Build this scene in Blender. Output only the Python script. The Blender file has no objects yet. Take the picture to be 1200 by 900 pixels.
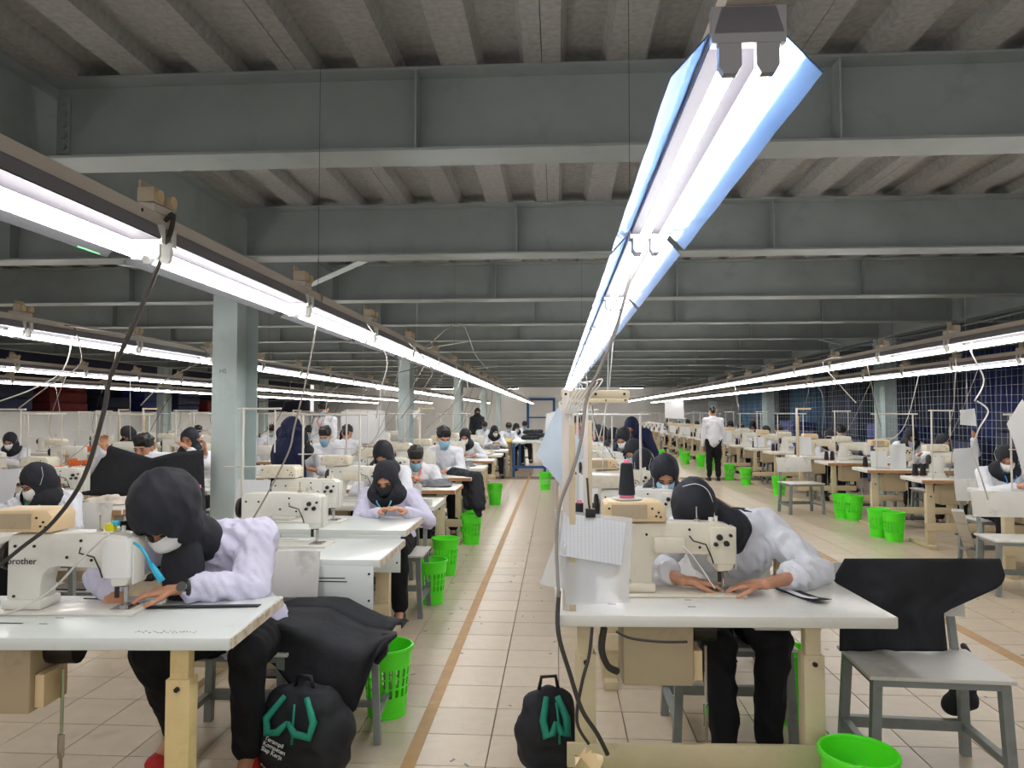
import bpy, bmesh, math, random
from mathutils import Vector as V, Matrix, Euler, noise
random.seed(7)
SC = bpy.context.scene
COL = SC.collection
PI = math.pi

# ------------------------------------------------------------------ camera, world, exposure
F_PX = 850.0
CAM_H = 1.48
TH = math.atan(34 / 850); PS = math.atan(52 / 850 * math.cos(TH))
cd = bpy.data.cameras.new('camera'); cd.sensor_width = 36; cd.lens = F_PX / 1200 * 36
cd.clip_start = 0.02; cd.clip_end = 200
cam = bpy.data.objects.new('camera', cd); COL.objects.link(cam)
cam.location = (0, 0, CAM_H); cam.rotation_euler = (PI / 2 + TH, 0, PS)
SC.camera = cam
W = bpy.data.worlds.new('world'); SC.world = W; W.use_nodes = True
W.node_tree.nodes['Background'].inputs[0].default_value = (1.0, 0.97, 0.93, 1)
W.node_tree.nodes['Background'].inputs[1].default_value = 0.50
SC.view_settings.view_transform = 'Standard'; SC.view_settings.look = 'None'
SC.view_settings.gamma = 1.0; SC.view_settings.use_curve_mapping = False
SC.view_settings.exposure = 0.85
TUBE_POWER = 16.0
SC.cycles.use_denoising = True
SC.cycles.max_bounces = 6; SC.cycles.diffuse_bounces = 4; SC.cycles.glossy_bounces = 3
SC.cycles.sample_clamp_indirect = 4.0

def ray(u, v):
    cf, sf = math.cos(TH), math.sin(TH); cp, sp = math.cos(PS), math.sin(PS)
    a = (u - 600) / F_PX; b = (450 - v) / F_PX
    return V((-sp * cf + a * cp + b * sp * sf, cp * cf + a * sp - b * cp * sf, sf + b * cf))
def aty(u, v, y):
    d = ray(u, v); t = y / d.y
    return V((d.x * t, y, CAM_H + d.z * t))
def atz(u, v, z):
    d = ray(u, v); t = (z - CAM_H) / d.z
    return V((d.x * t, d.y * t, z))

# ------------------------------------------------------------------ materials
def lin(c):
    return tuple(((x / 255) / 12.92 if x <= 10 else ((x / 255 + .055) / 1.055) ** 2.4) for x in c)
MATS = {}
def mat(name, rgb, rough=.5, metal=0, var=0.0, scale=8, bump=0.0, bscale=60, stain=None, stain_amt=.3, stain_scale=3, slo=.55,
        emit=0, alpha=1, trans=0, rand=0.0, stretch=None, spec=None, coat=0):
    if name in MATS: return MATS[name]
    m = bpy.data.materials.new(name); m.use_nodes = True
    nt = m.node_tree; N = nt.nodes; L = nt.links
    b = N['Principled BSDF']
    c = lin(rgb)
    b.inputs['Base Color'].default_value = (*c, 1)
    b.inputs['Roughness'].default_value = rough
    b.inputs['Metallic'].default_value = metal
    if spec is not None: b.inputs['Specular IOR Level'].default_value = spec
    if alpha < 1: b.inputs['Alpha'].default_value = alpha
    if trans: b.inputs['Transmission Weight'].default_value = trans
    if coat: b.inputs['Coat Weight'].default_value = coat
    if emit:
        b.inputs['Emission Color'].default_value = (*c, 1); b.inputs['Emission Strength'].default_value = emit
    if var or bump or stain:
        tc = N.new('ShaderNodeTexCoord'); mp = N.new('ShaderNodeMapping')
        L.new(tc.outputs['Object'], mp.inputs[0])
        if stretch: mp.inputs['Scale'].default_value = stretch
    src = None
    if var or rand:
        rgbn = N.new('ShaderNodeHueSaturation'); rgbn.inputs['Color'].default_value = (*c, 1)
        if var:
            nz = N.new('ShaderNodeTexNoise'); nz.inputs['Scale'].default_value = scale; nz.inputs['Detail'].default_value = 5
            L.new(mp.outputs[0], nz.inputs['Vector'])
            mr = N.new('ShaderNodeMapRange'); mr.inputs[1].default_value = .25; mr.inputs[2].default_value = .75
            mr.inputs[3].default_value = 1 - var; mr.inputs[4].default_value = 1 + var
            L.new(nz.outputs[0], mr.inputs[0]); val = mr.outputs[0]
            if rand:
                oi = N.new('ShaderNodeObjectInfo'); ma = N.new('ShaderNodeMath'); ma.operation = 'MULTIPLY_ADD'
                L.new(oi.outputs['Random'], ma.inputs[0]); ma.inputs[1].default_value = rand; ma.inputs[2].default_value = -rand / 2
                ad = N.new('ShaderNodeMath'); L.new(val, ad.inputs[0]); L.new(ma.outputs[0], ad.inputs[1]); val = ad.outputs[0]
            L.new(val, rgbn.inputs['Value'])
        src = rgbn.outputs[0]
    if stain:
        n2 = N.new('ShaderNodeTexNoise'); n2.inputs['Scale'].default_value = stain_scale; n2.inputs['Detail'].default_value = 8
        n2.inputs['Roughness'].default_value = .7
        L.new(mp.outputs[0], n2.inputs['Vector'])
        cr = N.new('ShaderNodeMapRange'); cr.inputs[1].default_value = slo; cr.inputs[2].default_value = slo + .2
        cr.inputs[3].default_value = 0; cr.inputs[4].default_value = stain_amt
        L.new(n2.outputs[0], cr.inputs[0])
        mx = N.new('ShaderNodeMix'); mx.data_type = 'RGBA'
        L.new(cr.outputs[0], mx.inputs[0])
        if src: L.new(src, mx.inputs[6])
        else: mx.inputs[6].default_value = (*c, 1)
        mx.inputs[7].default_value = (*lin(stain), 1); src = mx.outputs[2]
    if src: L.new(src, b.inputs['Base Color'])
    if bump:
        n3 = N.new('ShaderNodeTexNoise'); n3.inputs['Scale'].default_value = bscale; n3.inputs['Detail'].default_value = 3
        L.new(mp.outputs[0], n3.inputs['Vector'])
        bp = N.new('ShaderNodeBump'); bp.inputs['Strength'].default_value = bump; bp.inputs['Distance'].default_value = .01
        L.new(n3.outputs[0], bp.inputs['Height']); L.new(bp.outputs[0], b.inputs['Normal'])
    MATS[name] = m
    return m

M_STEEL = mat('beam_paint', (148, 156, 155), .55, var=.08, scale=3, stain=(100, 108, 104), stain_amt=.4, stain_scale=2.5)
M_COLUMN = mat('column_paint', (184, 198, 198), .5, var=.06, scale=4, stain=(120, 130, 130), stain_amt=.3, stain_scale=3)
M_DECK = mat('deck_galvanised', (150, 149, 147), .6, var=.2, scale=30, bump=.25, bscale=70, stain=(92, 90, 88), stain_amt=.6, stain_scale=1.5)
M_SLAB = mat('slab_dark', (60, 60, 60), .9)
M_TILE = mat('tile_cream', (206, 189, 166), .32, var=.07, scale=9, rand=.10, stain=(168, 148, 128), stain_amt=.55, stain_scale=6)
M_GROUT = mat('grout', (130, 116, 100), .9, var=.1)
M_LINE = mat('line_paint', (184, 142, 90), .5, var=.10, scale=10, stain=(200, 180, 150), stain_amt=.6, stain_scale=9)
M_WALL = mat('wall_paint', (232, 232, 230), .8, var=.04, scale=2, stain=(180, 180, 178), stain_amt=.3, stain_scale=1)
M_NAVY_P = mat('navy_panel', (38, 46, 82), .6, var=.2, scale=2)
M_TRUNK = mat('trunking', (216, 206, 196), .5, var=.05, scale=6)
M_HOUSING = mat('lamp_housing', (134, 131, 138), .5)
M_LEND = mat('lamp_end', (150, 150, 154), .5)
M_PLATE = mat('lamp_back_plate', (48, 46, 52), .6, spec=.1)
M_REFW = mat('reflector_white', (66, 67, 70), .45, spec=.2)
M_REFM = mat('reflector_mirror', (120, 158, 214), .14, metal=.72, bump=.03, bscale=9)
M_TUBE = mat('lamp_tube', (255, 252, 248), .3, emit=TUBE_POWER)
M_HOLD = mat('lamp_holder', (225, 225, 222), .4)
M_SOCK = mat('socket_beige', (196, 180, 156), .5, var=.08, scale=20)
M_CABLE = mat('cable_dark', (58, 54, 52), .6)
M_CABLEG = mat('cable_grey', (146, 140, 134), .6)
M_CABLEW = mat('cable_white', (215, 213, 208), .6)
M_TOP = mat('laminate_white', (222, 220, 212), .28, var=.03, scale=5, stain=(186, 176, 160), stain_amt=.45, stain_scale=7)
M_TOPL = mat('laminate_pale', (222, 228, 226), .25, var=.02, scale=5, stain=(190, 190, 184), stain_amt=.35, stain_scale=6)
M_EDGE = mat('worn_edge', (214, 204, 186), .6, var=.06, scale=20, stain=(150, 104, 66), stain_amt=.95, stain_scale=16, slo=.45)
M_WOOD = mat('board_brown', (176, 128, 88), .6, var=.15, scale=20)
M_LEGC = mat('leg_cream', (206, 190, 156), .5, var=.05, scale=12, stain=(150, 128, 96), stain_amt=.5, stain_scale=9)
M_LEGW = mat('leg_cream_bright', (226, 200, 146), .45, var=.04, scale=12, stain=(170, 140, 90), stain_amt=.4, stain_scale=8)
M_BOX = mat('control_box_tan', (178, 160, 132), .5, var=.04, scale=6, stain=(120, 96, 70), stain_amt=.5, stain_scale=5)
M_MACH = mat('machine_cream', (222, 214, 194), .32, var=.03, scale=6, stain=(160, 142, 112), stain_amt=.4, stain_scale=8, coat=.3)
M_MACHW = mat('machine_white', (226, 224, 216), .3, var=.03, scale=6, stain=(190, 182, 166), stain_amt=.35, stain_scale=8, coat=.3)
M_MBOX = mat('motor_box_beige', (222, 196, 154), .45, var=.04, scale=6, stain=(160, 120, 80), stain_amt=.3, stain_scale=9)
M_CHROME = mat('steel_bright', (190, 188, 184), .25, metal=1)
M_DARK = mat('dark_plastic', (28, 28, 30), .5)
M_DARKM = mat('dark_metal', (52, 48, 44), .45, metal=.6)
M_GREYF = mat('chair_frame_grey', (132, 138, 136), .45, var=.1, scale=12, stain=(96, 88, 80), stain_amt=.5, stain_scale=14)
M_SEATW = mat('seat_board', (216, 214, 208), .4, var=.05, scale=6, stain=(110, 102, 94), stain_amt=.6, stain_scale=4)
M_BASK = mat('basket_green', (92, 244, 42), .35, var=.03, scale=8)
M_BLACKC = mat('cloth_black', (34, 36, 42), .75, var=.15, scale=14, bump=.6, bscale=14, spec=.4)
M_NAVYC = mat('cloth_navy', (30, 36, 66), .85, var=.12, scale=10, bump=.25, bscale=16, spec=.25)
M_HIJ = mat('hijab_black', (32, 34, 42), .75, var=.1, scale=8, bump=.45, bscale=12, spec=.4)
M_HIJN = mat('hijab_navy', (28, 34, 62), .82, var=.1, scale=8, bump=.3, bscale=14, spec=.3)
M_SHIRT = mat('shirt_white', (226, 228, 236), .8, var=.04, scale=8, bump=.55, bscale=13)
M_SHIRTL = mat('shirt_lilac_white', (214, 212, 236), .8, var=.04, scale=8, bump=.55, bscale=13)
M_TROU = mat('trousers_black', (28, 28, 32), .8, var=.1, scale=9, bump=.4, bscale=12, spec=.2)
M_SKIN = mat('skin', (196, 142, 112), .5, var=.04, scale=20)
M_SKIN2 = mat('skin_tan', (180, 126, 96), .5, var=.04, scale=20)
M_HAIR = mat('hair_black', (20, 18, 18), .55, bump=.5, bscale=90, stretch=(1, 1, .3))
M_MASKW = mat('mask_white', (232, 232, 230), .8, bump=.1, bscale=60)
M_MASKB = mat('mask_blue', (142, 184, 208), .8, bump=.1, bscale=60)
M_MASKK = mat('mask_black', (28, 28, 32), .8)
M_LANG = mat('lanyard_green', (40, 190, 80), .6)
M_LANR = mat('lanyard_orange', (226, 90, 50), .6)
M_LANB = mat('lanyard_blue', (60, 140, 220), .6)
M_LANC = mat('tape_teal', (110, 196, 214), .5)
M_EYE = mat('eye_dark', (26, 20, 18), .25)
M_RED = mat('red_shoe', (206, 48, 48), .6, var=.2, scale=30)
M_TEAL = mat('strap_teal', (18, 136, 112), .6, var=.1, scale=20)
M_PAPER = mat('paper_white', (226, 228, 230), .7)
M_PLAST = mat('plastic_sleeve', (232, 234, 236), .22, alpha=.42)
M_PATT = mat('pattern_paper_blue', (196, 210, 222), .7, var=.05, scale=9)
M_INK = mat('ink_grey', (150, 152, 156), .8)
M_INKD = mat('ink_dark', (44, 44, 48), .8)
M_CYAN = mat('plastic_cyan', (40, 176, 214), .35)
M_YEL = mat('plastic_yellow', (222, 214, 40), .4)
M_YELT = mat('table_yellow', (222, 198, 52), .5)
M_BLUEF = mat('frame_blue', (44, 92, 150), .5)
M_BLUET = mat('tarp_blue', (38, 52, 124), .6, var=.3, scale=3, bump=.4, bscale=6)
M_TURQ = mat('tarp_turquoise', (50, 110, 150), .6, var=.2, scale=3, bump=.3, bscale=6)
M_DKBLUE = mat('dark_blue_wall', (30, 36, 62), .7, var=.2, scale=2)
M_NET = mat('net_rope', (150, 164, 176), .6)
M_ORANGE = mat('cloth_orange', (232, 110, 50), .8, bump=.3, bscale=14)
M_REDC = mat('cloth_red', (170, 40, 40), .8)
M_PINK = mat('cloth_pink', (222, 120, 140), .8)

# ------------------------------------------------------------------ mesh builder
class MB:
    def __init__(s): s.v = []; s.f = []; s.mi = []; s.mats = []
    def add(s, vs, fs, mi=0):
        n = len(s.v); s.v += [tuple(p) for p in vs]; s.f += [tuple(i + n for i in f) for f in fs]; s.mi += [mi] * len(fs)
    def box(s, x0, x1, y0, y1, z0, z1, M=None, mi=0):
        vs = [V((x, y, z)) for z in (z0, z1) for y in (y0, y1) for x in (x0, x1)]
        if M: vs = [M @ p for p in vs]
        s.add(vs, [(0, 2, 3, 1), (4, 5, 7, 6), (0, 1, 5, 4), (2, 6, 7, 3), (0, 4, 6, 2), (1, 3, 7, 5)], mi); return s
    def cyl(s, p0, p1, r0, r1=None, n=10, mi=0):
        r1 = r0 if r1 is None else r1
        p0 = V(p0); p1 = V(p1); d = (p1 - p0).normalized(); a = d.orthogonal().normalized(); b = d.cross(a)
        vs = []
        for p, r in ((p0, r0), (p1, r1)):
            for i in range(n):
                t = 2 * PI * i / n; vs.append(p + (a * math.cos(t) + b * math.sin(t)) * r)
        fs = [(i, (i + 1) % n, n + (i + 1) % n, n + i) for i in range(n)] + [tuple(range(n - 1, -1, -1)), tuple(range(n, 2 * n))]
        s.add(vs, fs, mi); return s
    def bar(s, p0, p1, w, h=None, up=(0, 0, 1), mi=0):
        h = w if h is None else h
        p0 = V(p0); p1 = V(p1); d = (p1 - p0).normalized(); upv = V(up)
        if abs(d.dot(upv)) > .98: upv = V((0, 1, 0))
        a = d.cross(upv).normalized() * w / 2; b = a.cross(d).normalized() * h / 2
        vs = [p + i * a + j * b for p in (p0, p1) for (i, j) in ((-1, -1), (1, -1), (1, 1), (-1, 1))]
        s.add(vs, [(0, 1, 5, 4), (1, 2, 6, 5), (2, 3, 7, 6), (3, 0, 4, 7), (3, 2, 1, 0), (4, 5, 6, 7)], mi); return s
    def tube(s, pts, r, n=6, mi=0, flat=None):
        pts = [V(p) for p in pts]; vs = []; fs = []
        a = (pts[1] - pts[0]).normalized().orthogonal().normalized()
        for k, p in enumerate(pts):
            d = (pts[min(k + 1, len(pts) - 1)] - pts[max(k - 1, 0)]).normalized()
            a = (a - d * a.dot(d)).normalized(); b = d.cross(a)
            rr = r[k] if isinstance(r, (list, tuple)) else r
            for i in range(n):
                t = 2 * PI * i / n; vs.append(p + (a * math.cos(t) + b * math.sin(t)) * rr)
        for k in range(len(pts) - 1):
            for i in range(n):
                j = (i + 1) % n; fs.append((k * n + i, k * n + j, (k + 1) * n + j, (k + 1) * n + i))
        fs += [tuple(range(n - 1, -1, -1)), tuple((len(pts) - 1) * n + i for i in range(n))]
        s.add(vs, fs, mi); return s
    def lathe(s, prof, n=20, c=(0, 0, 0), mi=0, M=None, ring=False):
        c = V(c); vs = []; fs = []
        for r, z in prof:
            for i in range(n):
                t = 2 * PI * i / n; p = V((r * math.cos(t), r * math.sin(t), z))
                vs.append((M @ p if M else p) + c)
        for k in range(len(prof) - 1):
            for i in range(n):
                j = (i + 1) % n; fs.append((k * n + i, k * n + j, (k + 1) * n + j, (k + 1) * n + i))
        if ring:
            k = len(prof) - 1
            for i in range(n):
                j = (i + 1) % n; fs.append((k * n + i, k * n + j, j, i))
        else: fs += [tuple(range(n - 1, -1, -1)), tuple((len(prof) - 1) * n + i for i in range(n))]
        s.add(vs, fs, mi); return s
    def prism(s, poly, y0, y1, mi=0, axis='y'):
        n = len(poly)
        if axis == 'y': f = lambda p, q: (p[0], q, p[1])
        elif axis == 'x': f = lambda p, q: (q, p[0], p[1])
        else: f = lambda p, q: (p[0], p[1], q)
        vs = [f(p, y0) for p in poly] + [f(p, y1) for p in poly]
        fs = [tuple(range(n)), tuple(range(2 * n - 1, n - 1, -1))] + [(i, n + i, n + (i + 1) % n, (i + 1) % n) for i in range(n)]
        s.add(vs, fs, mi); return s
    def ell(s, c, r, M=None, nu=14, nv=9, mi=0):
        c = V(c); vs = []; fs = []
        def P(q): return c + (M @ q if M else q)
        vs.append(P(V((0, 0, -r[2]))))
        for k in range(1, nv):
            ph = -PI / 2 + PI * k / nv
            for i in range(nu):
                t = 2 * PI * i / nu
                vs.append(P(V((r[0] * math.cos(ph) * math.cos(t), r[1] * math.cos(ph) * math.sin(t), r[2] * math.sin(ph)))))
        vs.append(P(V((0, 0, r[2])))); L = len(vs) - 1
        for i in range(nu):
            j = (i + 1) % nu
            fs.append((0, 1 + j, 1 + i)); fs.append((L, L - nu + i, L - nu + j))
            for k in range(nv - 2):
                a = 1 + k * nu; fs.append((a + i, a + j, a + nu + j, a + nu + i))
        s.add(vs, fs, mi); return s
    def cap(s, p0, p1, r0, r1=None, n=10):
        r1 = r0 if r1 is None else r1
        p0 = V(p0); p1 = V(p1); d = p1 - p0
        if d.length < 1e-5: return s.ell(p0, (r0, r0, r0), nu=n, nv=6)
        d.normalize(); a = d.orthogonal().normalized(); b = d.cross(a)
        rings = []
        for t in (-80, -50, -20): rings.append((p0 + d * r0 * math.sin(math.radians(t)), r0 * math.cos(math.radians(t))))
        for t in (20, 50, 80): rings.append((p1 + d * r1 * math.sin(math.radians(t)), r1 * math.cos(math.radians(t))))
        vs = []; fs = []
        for p, r in rings:
            for i in range(n):
                t = 2 * PI * i / n; vs.append(p + (a * math.cos(t) + b * math.sin(t)) * r)
        for k in range(5):
            for i in range(n):
                j = (i + 1) % n; fs.append((k * n + i, k * n + j, (k + 1) * n + j, (k + 1) * n + i))
        fs += [tuple(range(n - 1, -1, -1)), tuple(5 * n + i for i in range(n))]
        s.add(vs, fs); return s
    def chain(s, pts, rs, n=10):
        for k in range(len(pts) - 1): s.cap(pts[k], pts[k + 1], rs[k], rs[k + 1], n)
        return s
    def grid(s, nu, nv, fn, mi=0):
        vs = [fn(i / nu, j / nv) for j in range(nv + 1) for i in range(nu + 1)]
        fs = [(j * (nu + 1) + i, j * (nu + 1) + i + 1, (j + 1) * (nu + 1) + i + 1, (j + 1) * (nu + 1) + i) for j in range(nv) for i in range(nu)]
        s.add(vs, fs, mi); return s
    def sheet(s, nu, nv, fn, th=.004):
        """a cloth or paper sheet with real thickness"""
        P = [[V(fn(i / nu, j / nv)) for i in range(nu + 1)] for j in range(nv + 1)]
        vs = []; n = (nu + 1) * (nv + 1)
        nr = []
        for j in range(nv + 1):
            for i in range(nu + 1):
                du = P[j][min(i + 1, nu)] - P[j][max(i - 1, 0)]; dv = P[min(j + 1, nv)][i] - P[max(j - 1, 0)][i]
                q = du.cross(dv); nr.append(q.normalized() if q.length > 1e-9 else V((0, -1, 0)))
        flat = [p for row in P for p in row]
        vs = [p + nn * th / 2 for p, nn in zip(flat, nr)] + [p - nn * th / 2 for p, nn in zip(flat, nr)]
        I = lambda i, j: j * (nu + 1) + i
        fs = []
        for j in range(nv):
            for i in range(nu):
                q = (I(i, j), I(i + 1, j), I(i + 1, j + 1), I(i, j + 1)); fs.append(q); fs.append(tuple(n + k for k in q[::-1]))
        for i in range(nu):
            fs.append((I(i + 1, 0), I(i, 0), n + I(i, 0), n + I(i + 1, 0))); fs.append((I(i, nv), I(i + 1, nv), n + I(i + 1, nv), n + I(i, nv)))
        for j in range(nv):
            fs.append((I(0, j), I(0, j + 1), n + I(0, j + 1), n + I(0, j))); fs.append((I(nu, j + 1), I(nu, j), n + I(nu, j), n + I(nu, j + 1)))
        s.add(vs, fs); return s
    def mesh(s, name, mats, smooth=None, bevel=0, seg=2, recalc=True):
        me = bpy.data.meshes.new(name); me.from_pydata(s.v, [], s.f)
        if not isinstance(mats, (list, tuple)): mats = [mats]
        for m in mats: me.materials.append(m)
        if len(mats) > 1: me.polygons.foreach_set('material_index', s.mi)
        if bevel or recalc:
            bm = bmesh.new(); bm.from_mesh(me)
            if recalc: bmesh.ops.recalc_face_normals(bm, faces=bm.faces)
            if bevel:
                es = [e for e in bm.edges if len(e.link_faces) == 2 and e.calc_face_angle(0) > .5]
                bmesh.ops.bevel(bm, geom=es, offset=bevel, segments=seg, profile=.5, affect='EDGES', clamp_overlap=True)
            bm.to_mesh(me); bm.free()
        if smooth is not None:
            me.shade_smooth()
            if smooth < 180: me.set_sharp_from_angle(angle=math.radians(smooth))
        me.update(); return me

def obj(name, me, parent=None, loc=None, rot=None):
    o = bpy.data.objects.new(name, me); COL.objects.link(o)
    if parent: o.parent = parent
    if loc is not None: o.location = loc
    if rot is not None: o.rotation_euler = rot
    return o
def part(name, mb, m, parent, smooth=40, bevel=0, **k):
    return obj(name, mb.mesh(name, m, smooth, bevel, **k), parent)
def tag(o, label, cat, group=None):
    o['label'] = label; o['category'] = cat
    if group: o['group'] = group
    return o
def thing(name, label, cat, loc=(0, 0, 0), rz=0, group=None):
    return tag(obj(name, None, None, loc, (0, 0, rz)), label, cat, group)
def struct(name, mb, m, smooth=None, bevel=0, parent=None):
    o = obj(name, mb.mesh(name, m, smooth, bevel), parent)
    if not parent: o['kind'] = 'structure'
    return o
def copy_tree(o, parent=None, skip=()):
    c = o.copy(); COL.objects.link(c); c.parent = parent
    for ch in list(o.children):
        if ch.name.split('.')[0] in skip: continue
        copy_tree(ch, c, skip)
    return c
def place(proto, loc, rz=0, label=None, group=None, skip=(), scale=None):
    if not proto.get('_used'):
        proto['_used'] = 1; o = proto
    else:
        o = copy_tree(proto, None, skip)
    o.location = loc; o.rotation_euler = (0, 0, rz)
    if scale: o.scale = (scale,) * 3
    if label: o['label'] = label
    if group: o['group'] = group
    elif label and 'group' in o: del o['group']
    return o
def text_mesh(name, s, size, m, parent, loc, rot, ext=.0006, space=1.0, line=.85, align='LEFT', shear=0):
    c = bpy.data.curves.new(name, 'FONT'); c.body = s; c.size = size; c.extrude = ext; c.space_character = space; c.space_line = line
    c.align_x = align; c.resolution_u = 3; c.shear = shear
    t = bpy.data.objects.new(name, c); COL.objects.link(t)
    dg = bpy.context.evaluated_depsgraph_get(); me = bpy.data.meshes.new_from_object(t.evaluated_get(dg))
    bpy.data.objects.remove(t); bpy.data.curves.remove(c)
    me.materials.clear(); me.materials.append(m)
    return obj(name, me, parent, loc, rot)

ONES = 'zeroth first second third fourth fifth sixth seventh eighth ninth tenth eleventh twelfth thirteenth fourteenth fifteenth sixteenth seventeenth eighteenth nineteenth'.split()
def ordinal(k):
    if k < 20: return ONES[k]
    t = ('twent', 'thirt', 'fort')[k // 10 - 2]
    return t + 'ieth' if k % 10 == 0 else t + 'y-' + ONES[k % 10]
M_CRATE = mat('bundle_dark_red', (112, 34, 36), .8, var=.15, scale=4)
M_CREAMC = mat('cloth_cream', (214, 206, 196), .85, bump=.3, bscale=14)
M_GREYC = mat('cloth_grey', (120, 122, 128), .85, bump=.3, bscale=14)
M_STANDW = mat('stand_white', (206, 202, 194), .5)
# ------------------------------------------------------------------ the building
BZ, BT = 2.87, 3.32           # underside and top of the steel beams
YB = 40.0                     # far wall
XL, XR = -12.6, 12.0
fl = struct('floor', MB().box(XL - 1, XR, -3, YB, -.12, -.010), M_GROUT)
# tiles, 30 cm, joints recessed
TJ = .005; TS = .3105; TX0 = -.301; TY0 = 3.085 - 20 * .3
mt = MB().box(-TS / 2 + TJ / 2, TS / 2 - TJ / 2, -.15 + TJ / 2, .15 - TJ / 2, -.0095, 0).mesh('tile', M_TILE, None, .0012, 1)
cells = []
for i in range(-14, 30):
    for j in range(0, 64):
        x = TX0 + (i + .5) * TS; y = TY0 + (j + .5) * .3
        if y < 1.2 or y > 17: continue
        if x < -3.6 or x > 6.4: continue
        cells.append((x, y))
def seen_area(c):
    x, y = c; u = 652 + 850 * x / y; v = 484 + 1258 / max(y, .1)
    inside = (-60 < u < 1260) and v < 935
    hid = (x > 0.0 and x < 1.2 and y > 3.6) or (x < -1.25)
    return (1e6 if not inside else 0) + (60 if hid else 0) + y
cells.sort(key=seen_area)
for (x, y) in cells[:300]: obj('tile', mt, fl, (x, y, 0))
mb = MB()
for (x, y) in cells[300:]:
    a, b = TS / 2 - TJ / 2, .15 - TJ / 2
    mb.add([(x - a, y - b, 0), (x + a, y - b, 0), (x + a, y + b, 0), (x - a, y + b, 0), (x - a, y - b, -.01), (x + a, y - b, -.01), (x + a, y + b, -.01), (x - a, y + b, -.01)],
           [(0, 1, 2, 3), (0, 4, 5, 1), (1, 5, 6, 2), (2, 6, 7, 3), (3, 7, 4, 0)])
o = obj('tile_field', mb.mesh('tile_field', M_TILE, recalc=False), fl); o['kind'] = 'stuff'
# beyond, the joints are too fine to pick apart
mb = MB()
for (x0, x1, y0, y1) in ((XL - 1, TX0 - 11 * TS, -3, YB), (6.5, XR, -3, YB), (TX0 - 11 * TS, 6.5, 17.02, YB)):
    mb.box(x0, x1, y0, y1, -.009, 0)
o = obj('tile_distance', mb.mesh('tile_distance', M_TILE), fl); o['kind'] = 'stuff'
struct('trim_1', MB().box(-.655, -.595, 1.0, 18.0, .0004, .0016), M_LINE)
struct('trim_2', MB().box(2.72, 2.80, 1.0, 18.0, .0004, .0016), M_LINE)

# corrugated deck: sheets of three ribs, side laps in the low flats
ce = struct('ceiling', MB().box(XL - 1, XR, -3, YB, BT + .14, BT + .26), M_SLAB)
PR = .44
def deck_sheet():
    prof = []
    for k in range(3):
        x = k * PR
        prof += [(x, 0), (x + .095, 0), (x + .125, .075), (x + .315, .075), (x + .345, 0)]
    prof += [(3 * PR - .004, 0)]
    mb = MB(); n = len(prof)
    vs = [(x, -3, z) for x, z in prof] + [(x, YB, z) for x, z in prof] + [(x, -3, z + .004) for x, z in prof] + [(x, YB, z + .004) for x, z in prof]
    fs = []
    for i in range(n - 1): fs += [(i, n + i, n + i + 1, i + 1), (2 * n + i, 2 * n + i + 1, 3 * n + i + 1, 3 * n + i)]
    fs += [(0, 2 * n, 3 * n, n), (n - 1, 2 * n - 1, 4 * n - 1, 3 * n - 1)]
    mb.add(vs, fs); return mb.mesh('deck_sheet', M_DECK)
ds = deck_sheet()
x = -.07 - 10 * 3 * PR
while x < XR - .2:
    obj('deck_sheet', ds, ce, (x, 0, BT + .002)); x += 3 * PR

# beams across, girders along, columns, braces
GX = (-11.95, -2.91, 6.13)
BY = [3.87 + 2.51 * k for k in range(-2, 15)]
def ibeam_mesh(L, fw, name, stiff=()):
    mb = MB(); t = .014
    mb.box(0, L, -fw / 2, fw / 2, BZ, BZ + t); mb.box(0, L, -fw / 2, fw / 2, BT - t, BT); mb.box(0, L, -.006, .006, BZ + t, BT - t)
    return mb.mesh(name, M_STEEL)
bl = {}
stf = MB(); stf.box(-.005, .005, -.115, .115, BZ + .014, BT - .014)
stm = stf.mesh('stiffener', M_STEEL)
clip = MB(); clip.box(0, .075, -.02, .02, BZ + .06, BT - .06)
clm = clip.mesh('end_clip', M_STEEL)
bolt = MB()
bolt.cyl((0, 0, 0), (0, -.018, 0), .018, n=6)
bom = bolt.mesh('bolt', M_STEEL)
for bi, y in enumerate(BY):
    for (xa, xb) in ((GX[0], GX[1]), (GX[1], GX[2]), (GX[2], XR)):
        L = round(xb - xa - .226, 3)
        if L not in bl: bl[L] = ibeam_mesh(L, .25, 'beam_web')
        gi_ = GX.index(xa); where = ('between partition and sewing rows', 'above the main aisles', 'behind the rope net')[gi_]
        b = thing('steel_beam', 'grey steel cross beam ' + where + (', the one over the lettered column' if y > 6 and y < 7 else ', %s from the back wall' % ordinal(len(BY) - bi)), 'beam', (xa + .113, y, 0), 0, 'cross beams ' + where)
        obj('beam_section', bl[L], b)
        for s in range(1, 4):
            obj('stiffener', stm, b, (L * s / 4 + (.25 if bi % 2 else -.15), 0, 0))
        if -1 < y < 12:
            for sx, rx in ((.0, 0), (L - .075, 0)):
                c = obj('end_clip', clm, b, (sx, 0, 0))
                if y < 7:
                    for q in range(5): obj('bolt', bom, c, (.045, -.02, BZ + .10 + q * .063))
for gx in GX:
    mb = MB(); t = .016
    mb.box(gx - .11, gx + .11, -3, YB, BZ, BZ + t); mb.box(gx - .11, gx + .11, -3, YB, BT - t, BT); mb.box(gx - .007, gx + .007, -3, YB, BZ + t, BT - t)
    tag(obj('steel_girder', mb.mesh('girder', M_STEEL)), 'long steel girder ' + {-11.95: 'above the low partition', -2.91: 'over the columns between the sewing rows', 6.13: 'over the columns by the rope net'}[gx], 'girder', 'girders along the hall')
mb = MB()
mb.box(-.11, .11, -.225, -.21, 0, BZ); mb.box(-.11, .11, .21, .225, 0, BZ); mb.box(-.006, .006, -.21, .21, 0, BZ)
cm = mb.mesh('column_section', M_COLUMN)
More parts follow.
